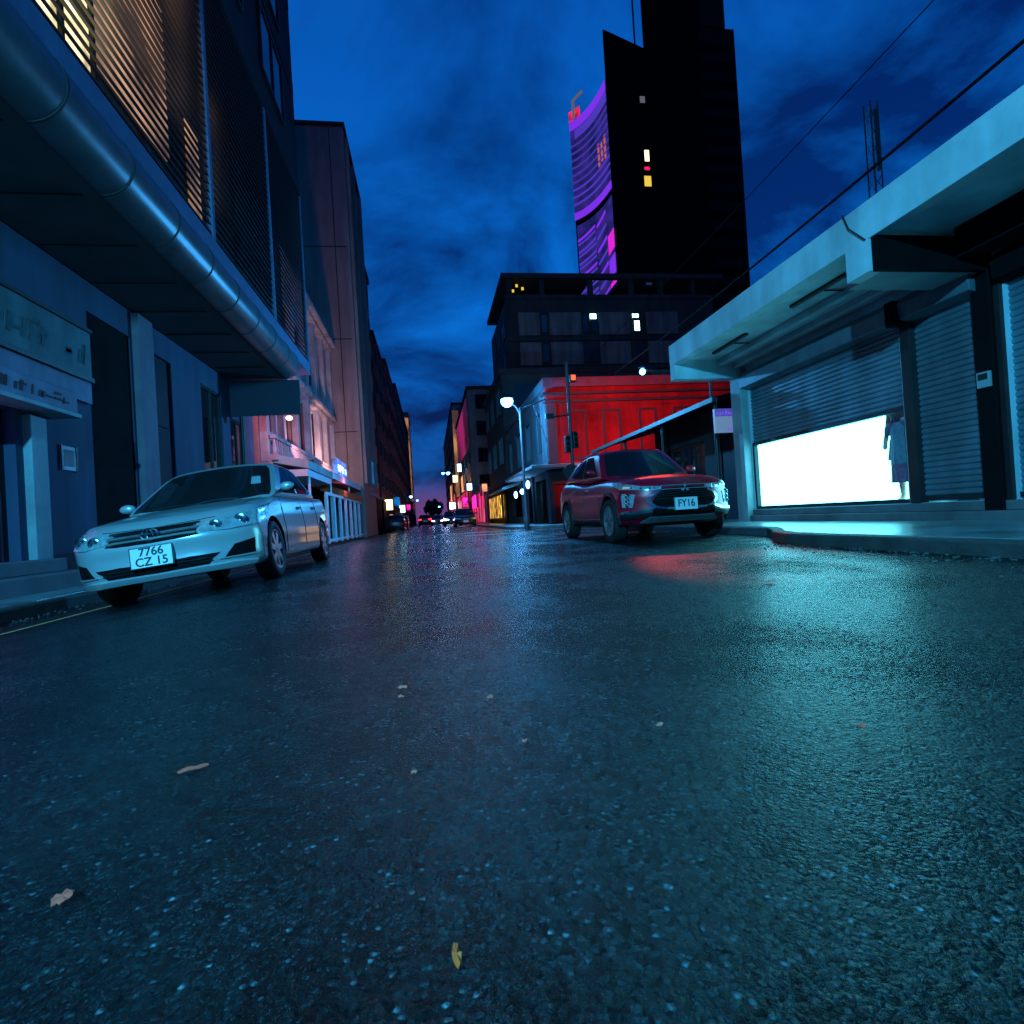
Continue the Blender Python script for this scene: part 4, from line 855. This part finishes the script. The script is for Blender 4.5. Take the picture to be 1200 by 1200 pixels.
for i, a in enumerate(((-.5, 1.19, .018, .055, -1.1, 'leaf_litter', 'long dry brown leaf scrap lying near the left edge of the road'),
                       (-.51, .81, .026, .03, .5, 'leaf_litter', 'ragged tan scrap lowest on the left of the asphalt'),
                       (0, .61, .010, .036, .1, 'yellow_litter', 'yellow scrap at the bottom middle of the asphalt'),
                       (-.11, 1.63, .02, .03, 1.2, 'paper_litter', 'pale scrap, upper one of a close pair in mid road'),
                       (-.11, 1.545, .018, .02, .4, 'paper_litter', 'pale scrap, lower one of a close pair in mid road'),
                       (.13, 1.47, .02, .016, .9, 'paper_litter', 'small pale scrap just right of the close pair'),
                       (.48, 1.17, .013, .022, -.9, 'paper_litter', 'pale scrap in the middle of the right half of the road'),
                       (.88, 1.05, .02, .018, .3, 'leaf_litter', 'tan scrap farthest right in the window glow'),
                       (.17, 1.16, .012, .014, .6, 'paper_litter', 'tiny pale scrap at the centre of the road below the lamp streak'),
                       (-.06, 1.07, .012, .012, .2, 'paper_litter', 'tiny round pale scrap left of the centre line'),
                       (2.04, 3.1, .10, .03, .15, 'paper_litter', 'white paper strip on the road before the right kerb'))):
    litter(*a[:6], a[6], i)

# ================================================================== cars
def lerp(a, b, t): return a + (b - a) * t
def sm(x, xs_, ys_, d=.07): return float(np.mean(np.interp([x - d, x - d / 2, x, x + d / 2, x + d], xs_, ys_)))
class Shell:
    """closed car shell: u across (-1..1), v along (0 front..1 rear), w up (0..1)"""
    def __init__(s, yf, yr, nose, tail, hw, zt, zb, side, crown, n):
        s.__dict__.update(yf=yf, yr=yr, nose=nose, tail=tail, hw=hw, zt=zt, zb=zb, side=side, crown=crown, n=n)
    def P(s, u, v, w):
        a, b = u, 2 * w - 1; m = max(abs(a), abs(b))
        if m > 1e-6:
            q = (abs(a) ** s.n + abs(b) ** s.n) ** (1 / s.n); a *= m / q; b *= m / q
        ww = (b + 1) / 2
        y = lerp(s.yf + s.nose(abs(a), ww), s.yr - s.tail(abs(a), ww), v)
        zt, zb = s.zt(y), s.zb(y)
        return Vector((a * s.hw(y) * s.side(ww, y), y, zb + ww * (zt - zb) - s.crown * a * a * ww))
    def face(s, f, a, b):
        return {'front': (a, 0, b), 'rear': (a, 1, b), 'top': (a, b, 1), 'left': (-1, a, b), 'right': (1, a, b)}[f]
    def at(s, f, a, b, off=0):
        p = s.P(*s.face(f, a, b)); e = .004
        da = s.P(*s.face(f, a + e, b)) - s.P(*s.face(f, a - e, b)); db = s.P(*s.face(f, a, b + e)) - s.P(*s.face(f, a, b - e))
        n = da.cross(db).normalized(); c = Vector((0, 0, .6)); c.y = min(max(p.y, -1.2), 1.2)
        if n.dot(p - c) < 0: n = -n
        return p + n * off
    def mesh(s, nu=26, nv=80, nw=18):
        vs = []; idx = {}
        def vid(i, j, k):
            if (i, j, k) not in idx: idx[(i, j, k)] = len(vs); vs.append(s.P(2 * i / nu - 1, j / nv, k / nw))
            return idx[(i, j, k)]
        fs = []
        for i in range(nu):
            for k in range(nw):
                for j in (0, nv): fs.append((vid(i, j, k), vid(i + 1, j, k), vid(i + 1, j, k + 1), vid(i, j, k + 1)))
            for j in range(nv):
                for k in (0, nw): fs.append((vid(i, j, k), vid(i + 1, j, k), vid(i + 1, j + 1, k), vid(i, j + 1, k)))
        for j in range(nv):
            for k in range(nw):
                for i in (0, nu): fs.append((vid(i, j, k), vid(i, j + 1, k), vid(i, j + 1, k + 1), vid(i, j, k + 1)))
        return MB().add(vs, fs)
    def patch(s, mb, f, lo, hi, ns=24, nt=5, off=.006, back=-.012, mi=0):
        """panel following the shell between the polylines lo and hi (params of that face), with rolled edges"""
        def res(pl):
            pl = np.array(pl, float); d = np.r_[0, np.cumsum(np.hypot(*np.diff(pl, axis=0).T))]; t = np.linspace(0, d[-1], ns)
            return np.c_[np.interp(t, d, pl[:, 0]), np.interp(t, d, pl[:, 1])]
        L, H = res(lo), res(hi); rows = []
        for j in range(nt):
            t = j / (nt - 1); rows.append([s.at(f, *(L[i] * (1 - t) + H[i] * t), off) for i in range(ns)])
        mb.grid(rows, mi)
        rim = [(L[i], 0) for i in range(ns)] + [(L[-1] * (1 - j / (nt - 1)) + H[-1] * (j / (nt - 1)), 0) for j in range(1, nt)] + [(H[i], 0) for i in range(ns - 2, -1, -1)] + [(L[0] * (1 - j / (nt - 1)) + H[0] * (j / (nt - 1)), 0) for j in range(nt - 2, -1, -1)]
        mb.grid([[s.at(f, *p, off) for p, _ in rim], [s.at(f, *p, back) for p, _ in rim]], mi)
        return mb
    def line(s, mb, f, pts, w=.006, off=.003, mi=0):
        P = []
        for (a, b), (c, d) in zip(pts[:-1], pts[1:]):
            for t in np.linspace(0, 1, 8)[:-1]: P.append(s.at(f, lerp(a, c, t), lerp(b, d, t), off * .2))
        P.append(s.at(f, *pts[-1], off * .2)); mb.tube(P, w, 6, mi); return mb
def mirror(pts): return [(-a, b) for a, b in pts]
def cut_arches(o, axles, track_x, r, zc):
    cb = MB()
    for y in axles:
        for sgn in (-1, 1): cb.lathe([(r, min(sgn * .52, sgn * 1.2)), (r, max(sgn * .52, sgn * 1.2))], 40, (0, y, zc), 'x')
    c = cb.build('cutter', 'black', o.parent); md = o.modifiers.new('arch', 'BOOLEAN'); md.operation = 'DIFFERENCE'; md.object = c; md.solver = 'EXACT'
    dg = bpy.context.evaluated_depsgraph_get(); dg.update(); bm = bmesh.new(); bm.from_mesh(o.evaluated_get(dg).data)
    me = bpy.data.meshes.new('body'); bm.to_mesh(me); bm.free()
    for m in o.data.materials: me.materials.append(m)
    o.modifiers.clear(); old = o.data; o.data = me
    bpy.data.objects.remove(c); bpy.data.meshes.remove(old)
    if len(me.materials) < 2: me.materials.append(M['black'])
    bi = len(me.materials) - 1
    me.materials[bi] = M['black']
    for p in me.polygons:
        d = min(math.hypot(p.center.y - y, p.center.z - zc) for y in axles)
        if d < r + .004 and (abs(p.center.x) < .60 or abs(d - r) < .012 and abs(p.normal.x) < .5) and p.center.z < zc + r + .01: p.material_index = bi
    me.polygons.foreach_set('use_smooth', [True] * len(me.polygons)); me.set_sharp_from_angle(angle=R(38))
def wheel(parent, x, y, z, r, w, spokes, style, side):
    t = MB(); hw = w / 2
    t.lathe([(r * .66, -hw * .8), (r * .72, -hw * .98), (r * .90, -hw), (r * .97, -hw * .86), (r, -hw * .55), (r, hw * .55), (r * .97, hw * .86), (r * .90, hw), (r * .72, hw * .98), (r * .66, hw * .8), (r * .66, -hw * .8)], 40, (0, 0, 0), 'x', caps=False)
    for k in range(3): t.lathe([(r * 1.003, -hw * .5 + k * hw * .45), (r * 1.003, -hw * .5 + k * hw * .45 + .012)], 40, (0, 0, 0), 'x', caps=False)
    wo_ = t.build('wheel', 'rubber', parent, smooth=50, loc=(x, y, z))
    rr = r * .68; s = side; f = MB()
    f.lathe([(rr, s * hw * .75), (rr, s * hw * .98), (rr * .93, s * hw * .96), (rr * .90, s * hw * .3)], 40, (0, 0, 0), 'x', caps=False)
    f.lathe([(rr * .26, s * hw * .2), (rr * .25, s * hw * .86), (rr * .12, s * hw * .93), (.001, s * hw * .93)], 24, (0, 0, 0), 'x', caps=False)
    for k in range(spokes):
        for dd in ((-.13, .13) if style == 'twin' else (0,)):
            a = 2 * PI * k / spokes + .2
            b0, b1 = (.055, .035) if style == 'twin' else (.10, .115)
            def pt(rad, off, xx): return (xx, math.cos(a + dd * (1 if rad > .1 else .5)) * rad - math.sin(a + dd) * off, math.sin(a + dd * (1 if rad > .1 else .5)) * rad + math.cos(a + dd) * off)
            xo, xi = s * hw * .90, s * hw * .55
            vs = [pt(rr * .18, -b0 * r, xo), pt(rr * .18, b0 * r, xo), pt(rr * .94, b1 * r, xo), pt(rr * .94, -b1 * r, xo), pt(rr * .18, -b0 * r, xi), pt(rr * .18, b0 * r, xi), pt(rr * .94, b1 * r, xi), pt(rr * .94, -b1 * r, xi)]
            f.add(vs, [(0, 1, 2, 3), (7, 6, 5, 4), (0, 3, 7, 4), (1, 5, 6, 2), (2, 6, 7, 3), (0, 4, 5, 1)])
    ro = f.build('rim', 'rim' if style != 'dark' else 'metal_grey', wo_, smooth=35)
    MB().lathe([(.001, s * hw * .18), (rr * .92, s * hw * .2)], 30, (0, 0, 0), 'x', caps=False).build('brake_disc', 'trim_black', wo_)
    return wo_
def number_plate(parent, lines, p, rot, w, h, size, sx=1):
    pl = MB().box(-w / 2, w / 2, -.008, .008, -h / 2, h / 2).build('number_plate', 'plate', parent, bevel=.004, loc=p); pl.rotation_euler = rot
    for t, z in lines: text_mesh(t, size, 'ink', pl, (0, -.010, z), (PI / 2, 0, 0), .002, sx=sx)
    e = .006
    MB().box(-w / 2, w / 2, -.012, -.007, h / 2 - e, h / 2).box(-w / 2, w / 2, -.012, -.007, -h / 2, -h / 2 + e).box(-w / 2, -w / 2 + e, -.012, -.007, -h / 2 + e, h / 2 - e).box(w / 2 - e, w / 2, -.012, -.007, -h / 2 + e, h / 2 - e).build('plate_border', 'ink', pl)
    return pl
def mirror_part(parent, sh, G, side, y, z, xw, m):
    mb_ = MB().ball((side * (xw + .08), y, z), (.085, .045, .052), 16); o = mb_.build('wing_mirror', m, parent, smooth=True)
    MB().tube([(side * (xw - .03), y + .02, z - .05), (side * (xw + .05), y + .01, z - .035)], .022, 8).build('mirror_arm', 'trim_black', o)
    MB().ball((side * (xw + .10), y + .035, z), (.092, .03, .062)).build('mirror_glass', 'glass', o, smooth=True); return o

def sedan(label, loc, rot, paint='silver_paint', lamps='lens', plate=True, group=None):
    c = empty('parked_car', label, 'car', loc, group, rot)
    L = 2.18
    nose = lambda u, w: .36 * u ** 3.6 + (.24 * max(0, (w - .62) / .38) ** 2.0) + .10 * max(0, (.30 - w) / .30) ** 1.5 + .015 * math.cos((w - .4) * 9)
    tail = lambda u, w: .22 * u ** 3 + .10 * max(0, (w - .6) / .4) ** 2 + .08 * max(0, (.3 - w) / .3)
    hw = lambda y: sm(y, [-2.2, -1.95, -1.5, -.9, 1.2, 1.8, 2.2], [.80, .835, .848, .848, .848, .83, .78])
    zt = lambda y: sm(y, [-2.2, -1.95, -1.7, -1.3, -.95, -.3, .5, 1.3, 1.7, 2.2], [.70, .765, .83, .895, .945, .955, .975, 1.0, 1.03, 1.03], .12)
    zb = lambda y: sm(y, [-2.2, -1.9, -1.2, 1.3, 1.8, 2.2], [.215, .19, .185, .185, .23, .30])
    side = lambda w, y: .955 + .045 * math.sin(PI * min(1, w * .98 + .10)) - .010 * math.exp(-((w - .28) / .12) ** 2) + .007 * math.exp(-((w - .70) / .045) ** 2)
    B = Shell(-L, L, nose, tail, hw, zt, zb, side, .030, 13)
    bo = B.mesh().build('body', [paint, 'black'], c, smooth=True); cut_arches(bo, (-1.33, 1.27), 0, .352, .315)
    # greenhouse
    g_hw = lambda y: .0 + sm(y, [-1.1, -.3, .8, 1.7], [.80, .805, .80, .75])
    G = Shell(-1.12, 1.62, lambda u, w: .95 * w ** 1.12 + .20 * u * u * (1 - .4 * w), lambda u, w: .72 * w + .14 * u * u, g_hw,
              lambda y: sm(y, [-1.2, -.25, .2, .6, 1.0, 1.7], [1.37, 1.435, 1.462, 1.46, 1.42, 1.34], .12), lambda y: zt(y) - .045,
              lambda w, y: 1 - .225 * w ** 1.15, .03, 10)
    go = G.mesh(22, 40, 14).build('roof', paint, c, smooth=True)
    G.patch(MB(), 'front', [(-.945, .08), (.945, .08)], [(-.91, .94), (.91, .94)], 24, 8, .004).build('windscreen', 'glass', c, smooth=True)
    G.patch(MB(), 'rear', [(-.86, .16), (.86, .16)], [(-.8, .9), (.8, .9)], 20, 6, .004).build('rear_window', 'glass', c, smooth=True)
    for s, f in ((-1, 'left'), (1, 'right')):
        for lo, hi in (([(.075, .14), (.445, .13)], [(.20, .88), (.455, .90)]), ([(.475, .13), (.80, .16)], [(.485, .90), (.80, .86)]), ([(.825, .17), (.915, .22)], [(.825, .85), (.86, .80)])):
            G.patch(MB(), f, lo, hi, 14, 6, .004).build('side_window', 'glass', c, smooth=True)
        q = MB(); B.line(q, f, [(.245, .10), (.245, .96)], .005); B.line(q, f, [(.50, .08), (.505, .96)], .005); B.line(q, f, [(.72, .40), (.745, .96)], .005); B.line(q, f, [(.245, .10), (.70, .09)], .004)
        q.build('door_gap', 'trim_black', c)
        for v in (.435, .67):
            p0, p1 = B.at(f, v, .80, .018), B.at(f, v + .045, .80, .018); MB().tube([p0 + Vector((-s * .02, -.01, 0)), p0, p1, p1 + Vector((-s * .02, .01, 0))], .013, 8).build('door_handle', 'chrome', c, smooth=True)
        mirror_part(c, B, G, s, -.68, 1.03, .80, paint)
        fc = lambda pts: pts if s > 0 else mirror(pts)
        # headlamp wraps from the nose to the wing
        hl = B.patch(MB(), 'front', fc([(.52, .735), (.75, .70), (.985, .70)]), fc([(.46, .86), (.72, .90), (.985, .915)]), 18, 6, .010)
        B.patch(hl, f, [(.0, .70), (.06, .74), (.115, .86)], [(.0, .915), (.06, .925), (.115, .92)], 10, 5, .010)
        ho = hl.build('headlight', lamps, c, smooth=50)
        for (u, w, r_) in ((.66, .80, .052), (.86, .805, .06)):
            p = B.at('front', s * u, w, .012); q = MB(); q.lathe([(.001, -.004), (r_ * .55, -.012), (r_, -.002), (r_ * 1.05, .01)], 18, tuple(p), 'y', caps=False); q.build('reflector', 'chrome' if lamps == 'lens' else 'headlamp', ho, smooth=True)
        B.patch(MB(), 'front', fc([(.70, .21), (.94, .22)]), fc([(.78, .42), (.94, .47)]), 10, 5, .004).build('fog_lamp_dark', 'black', c)  # no hollow here: black patch in place of its shade
        B.patch(MB(), 'rear', fc([(.55, .66), (.97, .62)]), fc([(.52, .86), (.97, .90)]), 12, 5, .01).build('tail_light', 'red_trim', c)
        B.patch(MB(), 'front', fc([(.66, .185), (.97, .20)]), fc([(.66, .205), (.97, .225)]), 10, 3, .010).build('bumper_crease', paint, c)
    # grille, badge, intake, chin
    gr = B.patch(MB(), 'front', [(-.50, .705), (-.25, .675), (0, .665), (.25, .675), (.50, .705)], [(-.46, .85), (-.25, .86), (0, .865), (.25, .86), (.46, .85)], 30, 6, .003).build('grille', 'black', c)
    for w0 in (.715, .785, .845):
        q = MB(); B.patch(q, 'front', [(-.49, w0 + .012), (0, w0), (.49, w0 + .012)], [(-.49, w0 + .042), (0, w0 + .030), (.49, w0 + .042)], 30, 3, .018); q.build('grille_bar', 'chrome' if w0 > .83 else 'metal_grey', gr)
    p = B.at('front', 0, .775, .03); q = MB()
    def ring(a, b, r_, cx=0, cz=0): q.tube([(p.x + cx + a * math.cos(t), p.y - .004, p.z + cz + b * math.sin(t)) for t in np.linspace(0, 2 * PI, 33)], r_, 8)
    ring(.072, .052, .009); ring(.026, .050, .007); ring(.060, .022, .007, 0, .024); q.build('badge', 'chrome', c, smooth=True)
    B.patch(MB(), 'front', [(-.54, .13), (0, .115), (.54, .13)], [(-.66, .315), (0, .30), (.66, .315)], 30, 5, .004).build('lower_intake', 'black', c)  # black patch on the bumper stands for the dark of the opening
    ib = MB()
    for w0 in (.18, .235): B.patch(ib, 'front', [(-.6, w0), (.6, w0)], [(-.6, w0 + .016), (.6, w0 + .016)], 24, 3, .009)
    ib.build('intake_bar', 'trim_black', c)
    B.patch(MB(), 'front', [(-.95, .03), (0, .03), (.95, .03)], [(-.95, .10), (-.6, .115), (0, .105), (.6, .115), (.95, .10)], 36, 4, .022).build('chin_spoiler', paint, c, smooth=True)
    if plate:
        p = B.at('front', 0, .43, .028); number_plate(c, (('7766', .044), ('CZ 15', -.044)), p + Vector((0, -.01, .0)), (R(-6), 0, 0), .36, .19, .105)
    # wipers, sticker, mirror inside the screen, underbody
    for u0, u1 in ((-.62, -.02), (-.05, .55)):
        MB().tube([G.at('front', lerp(u0, u1, t), .075 + .03 * math.sin(t * PI), .016) for t in np.linspace(0, 1, 8)], .009, 6).build('wiper', 'trim_black', c)
    G.patch(MB(), 'front', [(.66, .42), (.80, .42)], [(.65, .62), (.78, .62)], 6, 4, .0065).build('windscreen_sticker', 'teal_paint', c)
    MB().box(-.70, .70, -1.9, 1.9, .20, .30).build('underbody', 'black', c)
    q = MB(); B.line(q, 'front', [(-.62, .925), (0, .90), (.62, .925)], .004); B.line(q, 'top', [(-.80, .03), (-.80, .225)], .004); B.line(q, 'top', [(.80, .03), (.80, .225)], .004); q.build('bonnet_gap', 'trim_black', c)
    for s in (-1, 1):
        for y in (-1.33, 1.27): wheel(c, s * .745, y, .308, .310, .19, 7, 'plain', s)
    return c

def suv(label, loc, rot):
    c = empty('parked_car', label, 'car', loc, None, rot)
    L = 2.2; paint = 'red_paint'
    nose = lambda u, w: .36 * u ** 3.4 + .20 * max(0, (w - .80) / .20) ** 2.2 + .20 * max(0, (.24 - w) / .24) ** 1.4
    tail = lambda u, w: .22 * u ** 3 + .16 * max(0, (w - .5) / .5) ** 1.5 + .12 * max(0, (.3 - w) / .3)
    hw = lambda y: sm(y, [-2.2, -1.95, -1.4, -.8, .9, 1.4, 1.9, 2.2], [.845, .885, .90, .885, .885, .90, .87, .80])
    zt = lambda y: sm(y, [-2.2, -2.0, -1.6, -1.2, -.9, .2, 1.2, 2.2], [.90, .965, 1.02, 1.055, 1.08, 1.08, 1.16, 1.20], .1)
    zb = lambda y: sm(y, [-2.2, -1.9, -1.3, 1.3, 1.8, 2.2], [.30, .25, .235, .235, .28, .36])
    side = lambda w, y: .94 + .06 * math.sin(PI * min(1, w * 1.0 + .16)) - .05 * max(0, (w - .74) / .26) ** 2 + .012 * math.exp(-((w - (.70 + .03 * y)) / .04) ** 2) - .012 * math.exp(-((w - .45) / .1) ** 2)
    B = Shell(-L, L, nose, tail, hw, zt, zb, side, .04, 8)
    bo = B.mesh().build('body', [paint, 'black'], c, smooth=True); cut_arches(bo, (-1.36, 1.31), 0, .40, .35)
    g_hw = lambda y: sm(y, [-1.1, -.3, .8, 2.0], [.79, .80, .80, .74])
    G = Shell(-1.06, 2.02, lambda u, w: .78 * w ** 1.1 + .20 * u * u * (1 - .4 * w), lambda u, w: .62 * w ** 1.1 + .12 * u * u, g_hw,
              lambda y: sm(y, [-1.2, -.25, .2, .6, 1.2, 2.0], [1.54, 1.60, 1.625, 1.62, 1.56, 1.46], .12), lambda y: zt(y) - .06,
              lambda w, y: 1 - .24 * w ** 1.2, .03, 9)
    G.mesh(22, 40, 14).build('roof', paint, c, smooth=True)
    G.patch(MB(), 'front', [(-.90, .12), (.90, .12)], [(-.87, .92), (.87, .92)], 24, 8, .004).build('windscreen', 'glass', c, smooth=True)
    G.patch(MB(), 'rear', [(-.86, .2), (.86, .2)], [(-.8, .9), (.8, .9)], 20, 6, .004).build('rear_window', 'glass', c, smooth=True)
    for s, f in ((-1, 'left'), (1, 'right')):
        for lo, hi in (([(.07, .17), (.42, .19)], [(.17, .86), (.43, .90)]), ([(.45, .19), (.74, .26)], [(.46, .90), (.76, .85)]), ([(.765, .28), (.90, .38)], [(.78, .84), (.84, .80)])):
            G.patch(MB(), f, lo, hi, 14, 6, .004).build('side_window', 'glass', c, smooth=True)
        q = MB(); B.line(q, f, [(.26, .14), (.26, .96)], .005); B.line(q, f, [(.50, .14), (.51, .96)], .005); B.line(q, f, [(.72, .45), (.75, .96)], .005); q.build('door_gap', 'trim_black', c)
        for v in (.43, .67):
            p0, p1 = B.at(f, v, .80, .018), B.at(f, v + .05, .81, .018); MB().tube([p0 + Vector((-s * .02, -.01, 0)), p0, p1, p1 + Vector((-s * .02, .01, 0))], .014, 8).build('door_handle', 'chrome', c, smooth=True)
        B.patch(MB(), f, [(.25, .0), (.74, .0)], [(.25, .155), (.74, .155)], 20, 4, .012).build('sill_cladding', 'trim_black', c)
        B.patch(MB(), f, [(.26, .16), (.73, .16)], [(.26, .185), (.73, .185)], 20, 3, .016).build('sill_strip', 'chrome', c)
        for y in (-1.36, 1.31):
            q = MB(); n = 22; rows = []
            for k in range(n + 1):
                a = lerp(R(-8), R(188), k / n); row = []
                for r_, o_ in ((.398, -.03), (.40, .016), (.452, .014), (.456, -.02)):
                    yy, zz = y + r_ * math.cos(a), .35 + r_ * math.sin(a); ww = (zz - zb(yy)) / (zt(yy) - zb(yy)); ww = min(max(ww, 0), .95)
                    row.append((s * (hw(yy) * side(ww, yy) + o_), yy, max(zz, .24)))
                rows.append(row)
            q.grid(rows); q.build('arch_cladding', 'trim_black', c, smooth=True)
        mirror_part(c, B, G, s, -.62, 1.18, .84, paint)
        MB().tube([(s * .575, -.18, 1.545), (s * .58, -.02, 1.60), (s * .58, 1.0, 1.585), (s * .575, 1.15, 1.50)], .016, 8).build('roof_rail', 'chrome', c, smooth=True)
        fc = lambda pts: pts if s > 0 else mirror(pts)
        hl = B.patch(MB(), 'front', fc([(.44, .80), (.7, .785), (.985, .80)]), fc([(.42, .855), (.7, .885), (.985, .92)]), 18, 5, .012)
        B.patch(hl, f, [(.0, .80), (.05, .83), (.105, .90)], [(.0, .92), (.05, .93), (.105, .935)], 10, 4, .012)
        ho = hl.build('headlight', 'lens', c, smooth=50)
        lb = MB()
        for u in (.55, .66, .77, .88): p = B.at('front', s * u, .84, .016); lb.ball(tuple(p), (.022, .012, .02), 8)
        lb.build('lamp_bulb', 'chrome', ho, smooth=True)
        # lower lamp cluster in the bumper corner, and the bright boomerang strip in front of it
        lc = B.patch(MB(), 'front', fc([(.84, .40), (.96, .42)]), fc([(.80, .68), (.97, .72)]), 8, 8, .010).build('fog_lamp', 'lens', c, smooth=True)
        lb = MB()
        for w in (.47, .56, .65): p = B.at('front', s * .885, w, .014); lb.lathe([(.001, -.006), (.03, -.012), (.045, .01)], 14, tuple(p), 'y', caps=False)
        lb.build('reflector', 'chrome', lc, smooth=True)
        cs = MB(); B.patch(cs, 'front', fc([(.44, .79), (.50, .70), (.585, .58), (.585, .50), (.50, .40), (.36, .345)]), fc([(.50, .795), (.56, .70), (.645, .59), (.645, .49), (.545, .375), (.37, .30)]), 34, 4, .024)
        cs.build('chrome_shield', 'chrome', c, smooth=60)
        cs = MB(); B.patch(cs, 'front', fc([(.52, .345), (.72, .27), (.97, .27)]), fc([(.555, .40), (.74, .325), (.97, .33)]), 18, 3, .022); cs.build('bumper_strip', 'chrome', c, smooth=60)
        B.patch(MB(), 'front', fc([(.62, .11), (.985, .16)]), fc([(.56, .33), (.985, .26)]), 12, 4, .010).build('bumper_corner', 'trim_black', c)
        B.patch(MB(), 'rear', fc([(.45, .76), (.97, .74)]), fc([(.45, .86), (.97, .92)]), 12, 4, .01).build('tail_light', 'red_trim', c)
    fm_ = MB(); B.patch(fm_, 'front', [(-.60, .16), (0, .15), (.60, .16)], [(-.56, .50), (0, .50), (.56, .50)], 36, 6, .006)
    B.patch(fm_, 'front', [(-.57, .50), (.57, .50)], [(-.42, .81), (0, .825), (.42, .81)], 36, 6, .006); fg = fm_.build('grille', 'black', c)
    for w0, m in ((.775, 'metal_grey'), (.845, 'metal_grey')):
        B.patch(MB(), 'front', [(-.43, w0), (0, w0 - .005), (.43, w0)], [(-.43, w0 + .022), (0, w0 + .017), (.43, w0 + .022)], 30, 3, .020).build('grille_bar', m, fg)
    ms = MB()
    for w0 in (.56, .62, .68, .73): B.patch(ms, 'front', [(-.5, w0), (.5, w0)], [(-.5, w0 + .012), (.5, w0 + .012)], 24, 3, .012)
    ms.build('grille_mesh', 'trim_black', fg)
    B.patch(MB(), 'front', [(-.38, .30), (0, .295), (.38, .30)], [(-.37, .35), (0, .345), (.37, .35)], 24, 3, .026).build('bumper_strip', 'chrome', c)
    B.patch(MB(), 'front', [(-.72, .05), (0, .05), (.72, .05)], [(-.62, .155), (0, .15), (.62, .155)], 30, 4, .016).build('skid_plate', 'metal_grey', c, smooth=True)
    p = B.at('front', 0, .80, .032); q = MB(); r_ = .036
    for a in (90, 210, 330):
        d = Vector((math.cos(R(a)), 0, math.sin(R(a)))); n = Vector((-d.z, 0, d.x)); b = p + Vector((0, 0, -.01))
        vs = [b + d * .004, b + d * r_ + n * r_ * .55, b + d * (2 * r_), b + d * r_ - n * r_ * .55]; q.add([v + Vector((0, -.006, 0)) for v in vs] + [v + Vector((0, .006, 0)) for v in vs], [(0, 1, 2, 3), (7, 6, 5, 4), (0, 4, 5, 1), (1, 5, 6, 2), (2, 6, 7, 3), (3, 7, 4, 0)])
    q.build('badge', 'chrome', c)
    p = B.at('front', 0, .42, .03); number_plate(c, (('FY16', 0),), p + Vector((0, -.012, 0)), (R(-3), 0, 0), .36, .19, .15, .85)
    for u0, u1 in ((-.62, -.02), (-.05, .55)): MB().tube([G.at('front', lerp(u0, u1, t), .085 + .03 * math.sin(t * PI), .016) for t in np.linspace(0, 1, 8)], .009, 6).build('wiper', 'trim_black', c)
    MB().box(-.74, .74, -1.9, 1.9, .24, .36).build('underbody', 'black', c)
    q = MB(); B.line(q, 'top', [(-.78, .02), (-.80, .24)], .004); B.line(q, 'top', [(.78, .02), (.80, .24)], .004); B.line(q, 'front', [(-.43, .90), (0, .885), (.43, .90)], .004); q.build('bonnet_gap', 'trim_black', c)
    for s in (-1, 1):
        for y in (-1.36, 1.31): wheel(c, s * .79, y, .345, .348, .22, 5, 'twin', s)
    return c

sx0, sy0 = -2.44, 7.52
tilt = math.atan2(rz(sx0 + .745) - rz(sx0 - .745), 1.49)
car1 = sedan('silver saloon car parked at the left kerb under the canopy', (sx0, sy0, (rz(sx0 + .745) + rz(sx0 - .745)) / 2 - .006), (0, -tilt, R(0)))
car2 = suv('dark red high riding car parked in the lay-by on the right', (3.68, 9.72, -.003), (0, 0, R(0)))
# cars far down the street: whole copies of a dark saloon, each on its own spot
def copy_tree(o, parent=None):
    n = o.copy(); COL.objects.link(n)
    if parent: n.parent = parent
    for ch in list(o.children): copy_tree(ch, n)
    return n
far0 = sedan('oncoming car with bright headlights nearest the red lit shop front', (2.0, 52, rz(2) - .004), (0, 0, 0), paint='dark_paint', lamps='headlamp', plate=False, group='cars far down the street')
far0.name = 'oncoming_car'
q = copy_tree(far0); q.location = (.9, 76, rz(.9) - .004); q['label'] = 'oncoming car with bright headlights in the middle of the far street'
q = copy_tree(far0); q.location = (2.6, 104, rz(2) - .004); q['label'] = 'farthest oncoming car with small bright headlights'
for x, y, lab in ((-.7, 70, 'dark car driving away with red tail lights, nearer of two'), (-1.0, 98, 'dark car driving away with red tail lights, farther of two')):
    q = copy_tree(far0); q.name = 'departing_car'; q.location = (x, y, .03); q.rotation_euler = (0, 0, PI); q['label'] = lab
    for ch in q.children:
        if ch.name.startswith('tail_light'): ch.data = ch.data.copy(); ch.data.materials[0] = M['tail_red']
q = copy_tree(car1); q.name = 'parked_car'; q.location = (3.0 - .35, 44, -.004); q.rotation_euler = (0, 0, 0); q['label'] = 'small far car parked before the yellow lit shop window'; q['group'] = 'cars far down the street'
for ch in q.children:
    if ch.name.split('.')[0] in ('body', 'roof', 'wing_mirror', 'chin_spoiler', 'bumper_crease'):
        ch.data = ch.data.copy(); ch.data.materials[0] = M['dark_paint']
for i, y in enumerate((47.5, 55)):
    q2 = copy_tree(q); q2.location = (-3.0, y, (rz(-3.75) + rz(-2.25)) / 2 - .01); q2.rotation_euler = (0, -tilt * .9, PI)
    q2['label'] = ('dark car parked by the kiosk facing away', 'dark car farther down the left kerb beyond the kiosk')[i]
# only the display window and the warm louvred rooms light their surroundings noticeably; the far small lights are left to chance hits
for m in bpy.data.materials:
    if m.use_nodes and m.name not in ('window_white', 'warm_window', 'pale_window'): m.cycles.emission_sampling = 'NONE'
